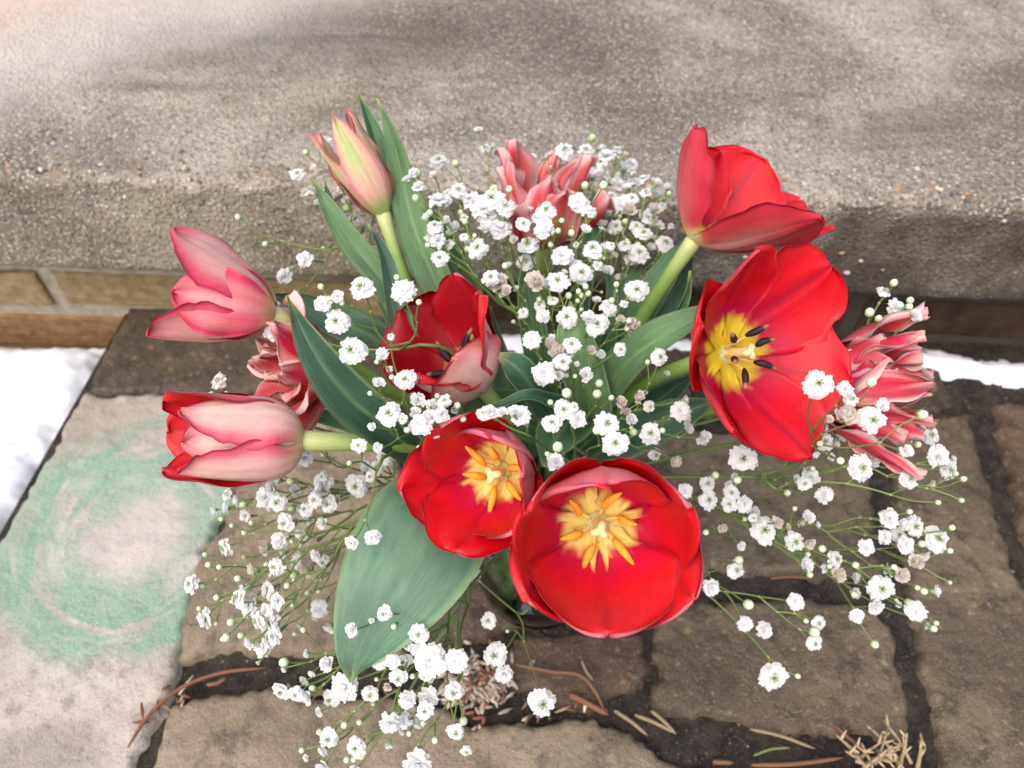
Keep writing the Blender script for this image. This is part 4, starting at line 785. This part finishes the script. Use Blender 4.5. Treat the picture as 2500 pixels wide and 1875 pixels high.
spray('widest baby\'s breath spray reaching right over the dark paving joint', (1650, 1110, .54), [(1920, 1120, 22), (1975, 1137, 24), (1940, 1155, 18), (1910, 1160, 16), (2025, 1165, 29), (1955, 1178, 19), (1975, 1213, 22), (1945, 1240, 20), (1870, 1182, 18), (1902, 1270, 29), (1890, 1310, 18), (1850, 1330, 16), (1977, 1320, 22), (2015, 1277, 15), (1888, 1390, 10, b), (2015, 1357, 9, b), (2055, 1140, 8, b), (2050, 1190, 8, b), (1995, 1277, 9, b), (1847, 1220, 9, b), (1960, 1300, 9, b), (1930, 1225, 8, b), (1990, 1175, 9, b), (1945, 1135, 14)], .475, .015, 17, face=(.15, .2, .9), via=[(1420, 1070, .58)])
spray('low baby\'s breath branch ending in one large blossom over the square brown flagstone', (1480, 1215, .56), [(1595, 1210, 11, b), (1590, 1232, 20), (1537, 1268, 19), (1615, 1305, 13, b), (1608, 1348, 17), (1650, 1360, 18), (1718, 1300, 18), (1768, 1345, 17), (1757, 1365, 13, b), (1760, 1390, 18), (1670, 1462, 31), (1722, 1460, 7, b), (1740, 1340, 7, b)], .50, .01, 18, face=(.05, .1, 1.0), extra=.1, via=[(1400, 1110, .60)], more=0)
spray('baby\'s breath twig hanging over the broad blue green leaf', (820, 1000, .43), [(805, 1160, 17), (760, 1172, 15), (775, 962, 17), (755, 1000, 7, b)], .395, .004, 19, face=(.0, .0, 1.0), wilt=0, extra=.1, via=[(960, 990, .50)], more=0)
spray('baby\'s breath spray in front of the tan flagstone, tips by the chalk swirl', (830, 1080, .50), [(485, 1182, 22), (412, 1262, 22), (446, 1335, 22), (552, 1230, 18), (594, 1224, 20), (515, 1290, 24), (540, 1310, 22), (580, 1275, 20), (585, 1350, 27), (592, 1372, 22), (555, 1340, 20), (570, 1400, 20), (545, 1385, 16), (490, 1375, 11, b), (452, 1220, 8, b), (470, 1290, 8, b), (600, 1300, 18), (560, 1385, 14), (440, 1265, 7, b), (475, 1225, 7, b), (575, 1320, 18)], .455, .012, 20, face=(-.4, .1, .55), via=[(960, 1040, .55)])
spray('crowded baby\'s breath blossoms under the egg shaped tulip', (860, 1040, .52), [(660, 990, 18), (700, 1045, 24), (770, 1050, 26), (575, 1075, 24), (600, 1085, 22), (520, 1080, 16), (490, 1068, 14), (495, 1098, 14), (630, 1040, 10, b), (660, 1100, 18), (615, 1130, 22), (605, 1170, 20), (580, 1180, 20), (830, 985, 20), (815, 1010, 18), (800, 1030, 14), (710, 1090, 20), (680, 1080, 18), (640, 1060, 16), (640, 1215, 18), (670, 1230, 20), (700, 1215, 18), (690, 1200, 16), (655, 1150, 16), (640, 1130, 18), (700, 1130, 14), (690, 1315, 20), (715, 1350, 16), (665, 1280, 7, b), (690, 1275, 7, b), (860, 985, 14), (620, 1190, 16), (695, 1060, 14), (545, 1130, 7, b), (530, 1150, 8, b), (730, 1080, 14), (590, 1055, 16)], .49, .014, 21, face=(-.3, .1, .7), via=[(980, 1030, .56)])
spray('baby\'s breath branch across the foot of the broad blue green leaf', (1015, 1240, .50), [(830, 1326, 18, .40), (765, 1360, 17, .40), (815, 1425, 22), (848, 1430, 16), (905, 1370, 22), (880, 1425, 14), (930, 1425, 35), (985, 1427, 26), (880, 1395, 14), (900, 1400, 16), (870, 1330, 7, b), (852, 1352, 8, b), (915, 1395, 18), (860, 1465, 20), (940, 1440, 16)], .415, .008, 22, face=(-.1, .0, 1.0), wilt=.15, via=[(1080, 1150, .55)])
spray('lowest baby\'s breath spray dangling over the front tan flagstone', (1000, 1290, .49), [(745, 1485, 31), (713, 1510, 20), (800, 1500, 20), (710, 1433, 18), (608, 1493, 22), (640, 1500, 18), (668, 1500, 18), (615, 1430, 12, b), (880, 1510, 20), (925, 1505, 24), (918, 1535, 20), (980, 1495, 22), (985, 1582, 20), (845, 1560, 24), (872, 1555, 20), (710, 1595, 22), (770, 1615, 24), (903, 1648, 31), (703, 1652, 18), (770, 1660, 14), (940, 1598, 9, b), (745, 1565, 9, b), (692, 1580, 8, b), (860, 1545, 14), (905, 1560, 16), (750, 1640, 8, b), (700, 1620, 14)], .435, .012, 23, face=(-.1, -.1, .9), wilt=.05, via=[(1090, 1170, .55)])
spray('baby\'s breath twig with one large blossom over the reddish flagstone', (1130, 1325, .50), [(1056, 1340, 18), (1172, 1518, 31), (1070, 1415, 27), (1088, 1455, 20), (1025, 1240, 16, .54), (1010, 1250, 10, .54)], .45, .006, 24, face=(.0, .0, 1.0), wilt=0, extra=.1, via=[(1160, 1200, .58)], more=0)

# ------------------------------------------------------------------ grit in the joints
m = MB(); rp = random.Random(33)
for i in range(1500):
    x, y = rp.uniform(-.45, .65), rp.uniform(.1, .55); r = rp.choice([.0006, .0009, .0013, .0019]) * rp.uniform(.8, 1.2)
    a_ = np.array([x, y, -.0068 + r * .3]); q = np.array([[1, 0, -.4], [-.5, .87, -.4], [-.5, -.87, -.4], [.2, .1, .8]]) * r * np.array([rp.uniform(.7, 1.4), rp.uniform(.7, 1.4), 1]); t = rp.uniform(0, 6.28)
    q = np.stack([q[:, 0] * math.cos(t) - q[:, 1] * math.sin(t), q[:, 0] * math.sin(t) + q[:, 1] * math.cos(t), q[:, 2]], 1) + a_
    m.add(q, [(0, 1, 3), (1, 2, 3), (2, 0, 3)], np.array(rp.choice([(.10, .085, .07), (.06, .052, .045), (.17, .15, .13), (.24, .2, .16), (.10, .06, .04)])))
tag(m.build('joint_grit', M_DRY), 'gritty crumbs lying in the dark paving joints', 'grit', kind='stuff')
# ------------------------------------------------------------------ litter on the paving
rs = random.Random(5)
def needle(pix, r, col, label, cat, grp, name, z=.004, lift=.0):
    pts = [G(x, y, z + (lift if 0 < i < len(pix) - 1 else 0)) for i, (x, y) in enumerate(pix)]
    m = MB(); n = 14; rad = r * np.interp(np.linspace(0, 1, n), [0, .1, .85, 1], [.5, 1, .9, .25]); m.tube(path(pts, n), rad, np.array(col), 6)
    return tag(m.build(name, M_DRY), label, cat, grp)
NB, NR, NT_ = (.17, .095, .055), (.20, .09, .055), (.27, .20, .13)
needle([(312, 1825), (360, 1750), (440, 1680), (530, 1645), (650, 1630)], .0016, NR, 'long curved rusty pine needle below the green chalk swirl', 'pine needle', None, 'pine_needle', .008)
needle([(505, 1672), (530, 1668), (553, 1655)], .0017, NR, 'short rusty twig piece beside the long curved needle', 'twig', None, 'twig', .006)
needle([(830, 1690), (700, 1700), (590, 1695)], .0012, NB, 'thin brown needle in the joint under the lowest white blossoms', 'pine needle', None, 'pine_needle', .002)
needle([(1260, 1622), (1350, 1640), (1420, 1650), (1455, 1690), (1475, 1735)], .0017, NB, 'bent brown stalk lying on the reddish flagstone', 'twig', None, 'twig', .006, .004)
needle([(1420, 1612), (1432, 1640), (1448, 1662)], .0013, NT_, 'small forked tan twig on the reddish flagstone', 'twig', None, 'twig', .008)
needle([(1390, 1695), (1440, 1720), (1485, 1745)], .0028, NR, 'rust red bark sliver in the joint by the reddish flagstone', 'bark', None, 'bark_sliver', .004)
for i, q in enumerate([[(1500, 1735), (1545, 1765), (1580, 1795)], [(1550, 1745), (1600, 1765), (1650, 1790)], [(1590, 1735), (1625, 1765), (1650, 1792)]]):
    needle(q, .0016, NT_, ['tan twig in the dark joint, lying nearest the reddish flagstone', 'tan twig in the dark joint crossed by a paler one', 'short tan twig lying across another beside the square brown flagstone'][i], 'twig', 'tan twigs in the joint', 'twig', .003)
needle([(1832, 1780), (1900, 1795), (1990, 1828)], .0014, NT_, 'straight tan needle in the joint below the square brown flagstone', 'pine needle', None, 'pine_needle', .004)
needle([(2038, 1772), (2070, 1800), (2110, 1830)], .0014, NR, 'reddish needle beside the pale frayed grass tuft', 'pine needle', None, 'pine_needle', .004)
needle([(1880, 1412), (1920, 1408), (1990, 1412)], .0016, NB, 'brown twig in the joint above the square brown flagstone', 'twig', None, 'twig', .0)
needle([(1840, 1845), (1880, 1830), (1930, 1825)], .0010, (.16, .20, .08), 'thin green grass blade in the joint near the frayed tuft', 'grass blade', None, 'grass_blade', .003)
needle([(1835, 1868), (1930, 1866), (2060, 1850)], .0019, NB, 'long rust brown bark strip at the foot of the frayed tuft', 'bark', None, 'bark_strip', .002)
needle([(1740, 840 + 1020), (1790, 1862)], .002, NB, 'stub of brown bark in the joint beside the long bark strip', 'bark', None, 'bark_sliver', .002)
def tuft(cx, cy, n, label, L, seed):
    r_ = random.Random(seed); c = G(cx, cy, .0); root = thing('frayed_grass_tuft', c, label, 'dry tuft')
    for i in range(n):
        a = r_.uniform(-.3, 3.44); el = r_.uniform(.15, 1.1); l = L * r_.uniform(.5, 1.1); d = np.array([math.cos(a) * math.cos(el), math.sin(a) * math.cos(el), math.sin(el)])
        m = MB(); p0 = c + np.array([r_.uniform(-.008, .008), r_.uniform(-.005, .005), .002]); q = path([p0, p0 + d * l * .5 + np.array([0, 0, .003]), p0 + d * l], 9)
        m.tube(q, np.linspace(.0017, .0006, 9) * r_.uniform(.8, 1.2), np.array([.34, .26, .17]) * r_.uniform(.75, 1.15), 6)
        for j in range(3):
            t = q[3 + j * 2]; dd = nrm(np.array([r_.uniform(-1, 1), r_.uniform(-1, 1), r_.uniform(0, .8)])); m.tube([t, t + dd * .004, t + dd * .008], [.0012, .001, .0005], np.array([.46, .35, .22]), 5)
        m.build('stalk', M_DRY, root)
tuft(2120, 1868, 8, 'pale frayed dry grass tuft in the joint below the square brown flagstone', .034, 1)
tuft(2215, 1880, 6, 'smaller frayed dry tuft beside the long right flagstone', .034, 2)
r_ = random.Random(8); pile = MB()
for i in range(240):
    px, py = r_.gauss(1165, 42), r_.gauss(1668, 36); z = .002 + max(0, .020 - .00022 * math.hypot(px - 1165, py - 1668)) * r_.random()
    c = G(px, py, z); a = r_.uniform(0, 6.28); l = r_.uniform(.003, .0065); d = np.array([math.cos(a), math.sin(a), r_.uniform(-.4, .6)]) * l
    cc = np.array([.42, .35, .28]) * r_.uniform(.55, 1.15) if r_.random() < .8 else np.array([.22, .09, .06])
    pile.tube([c - d, c - d * .2, c + d * .5, c + d], [.0006, .0017, .0015, .0004], cc, 5)
tag(pile.build('catkin_litter', M_DRY), 'heap of dry greyish husks in the joint under the front blossoms', 'husks', kind='stuff')
frag = MB()
for i in range(36):
    px, py = r_.choice([(r_.gauss(420, 35), r_.gauss(1735, 30)), (r_.gauss(1350, 60), r_.gauss(1725, 14)), (r_.uniform(600, 1000), r_.gauss(1690, 8))]); c = G(px, py, .003); a = r_.uniform(0, 6.28); l = r_.uniform(.003, .009)
    d = np.array([math.cos(a), math.sin(a), r_.uniform(-.1, .3)]) * l; frag.tube([c - d, c, c + d], [.0006, .0015, .0005], np.array(r_.choice([NB, NR, NT_, (.55, .48, .40)])) * r_.uniform(.7, 1.2), 5)
tag(frag.build('bark_litter', M_DRY), 'scattered rusty bark crumbs along the paving joints', 'litter', kind='stuff')
print('objects', len(bpy.data.objects))
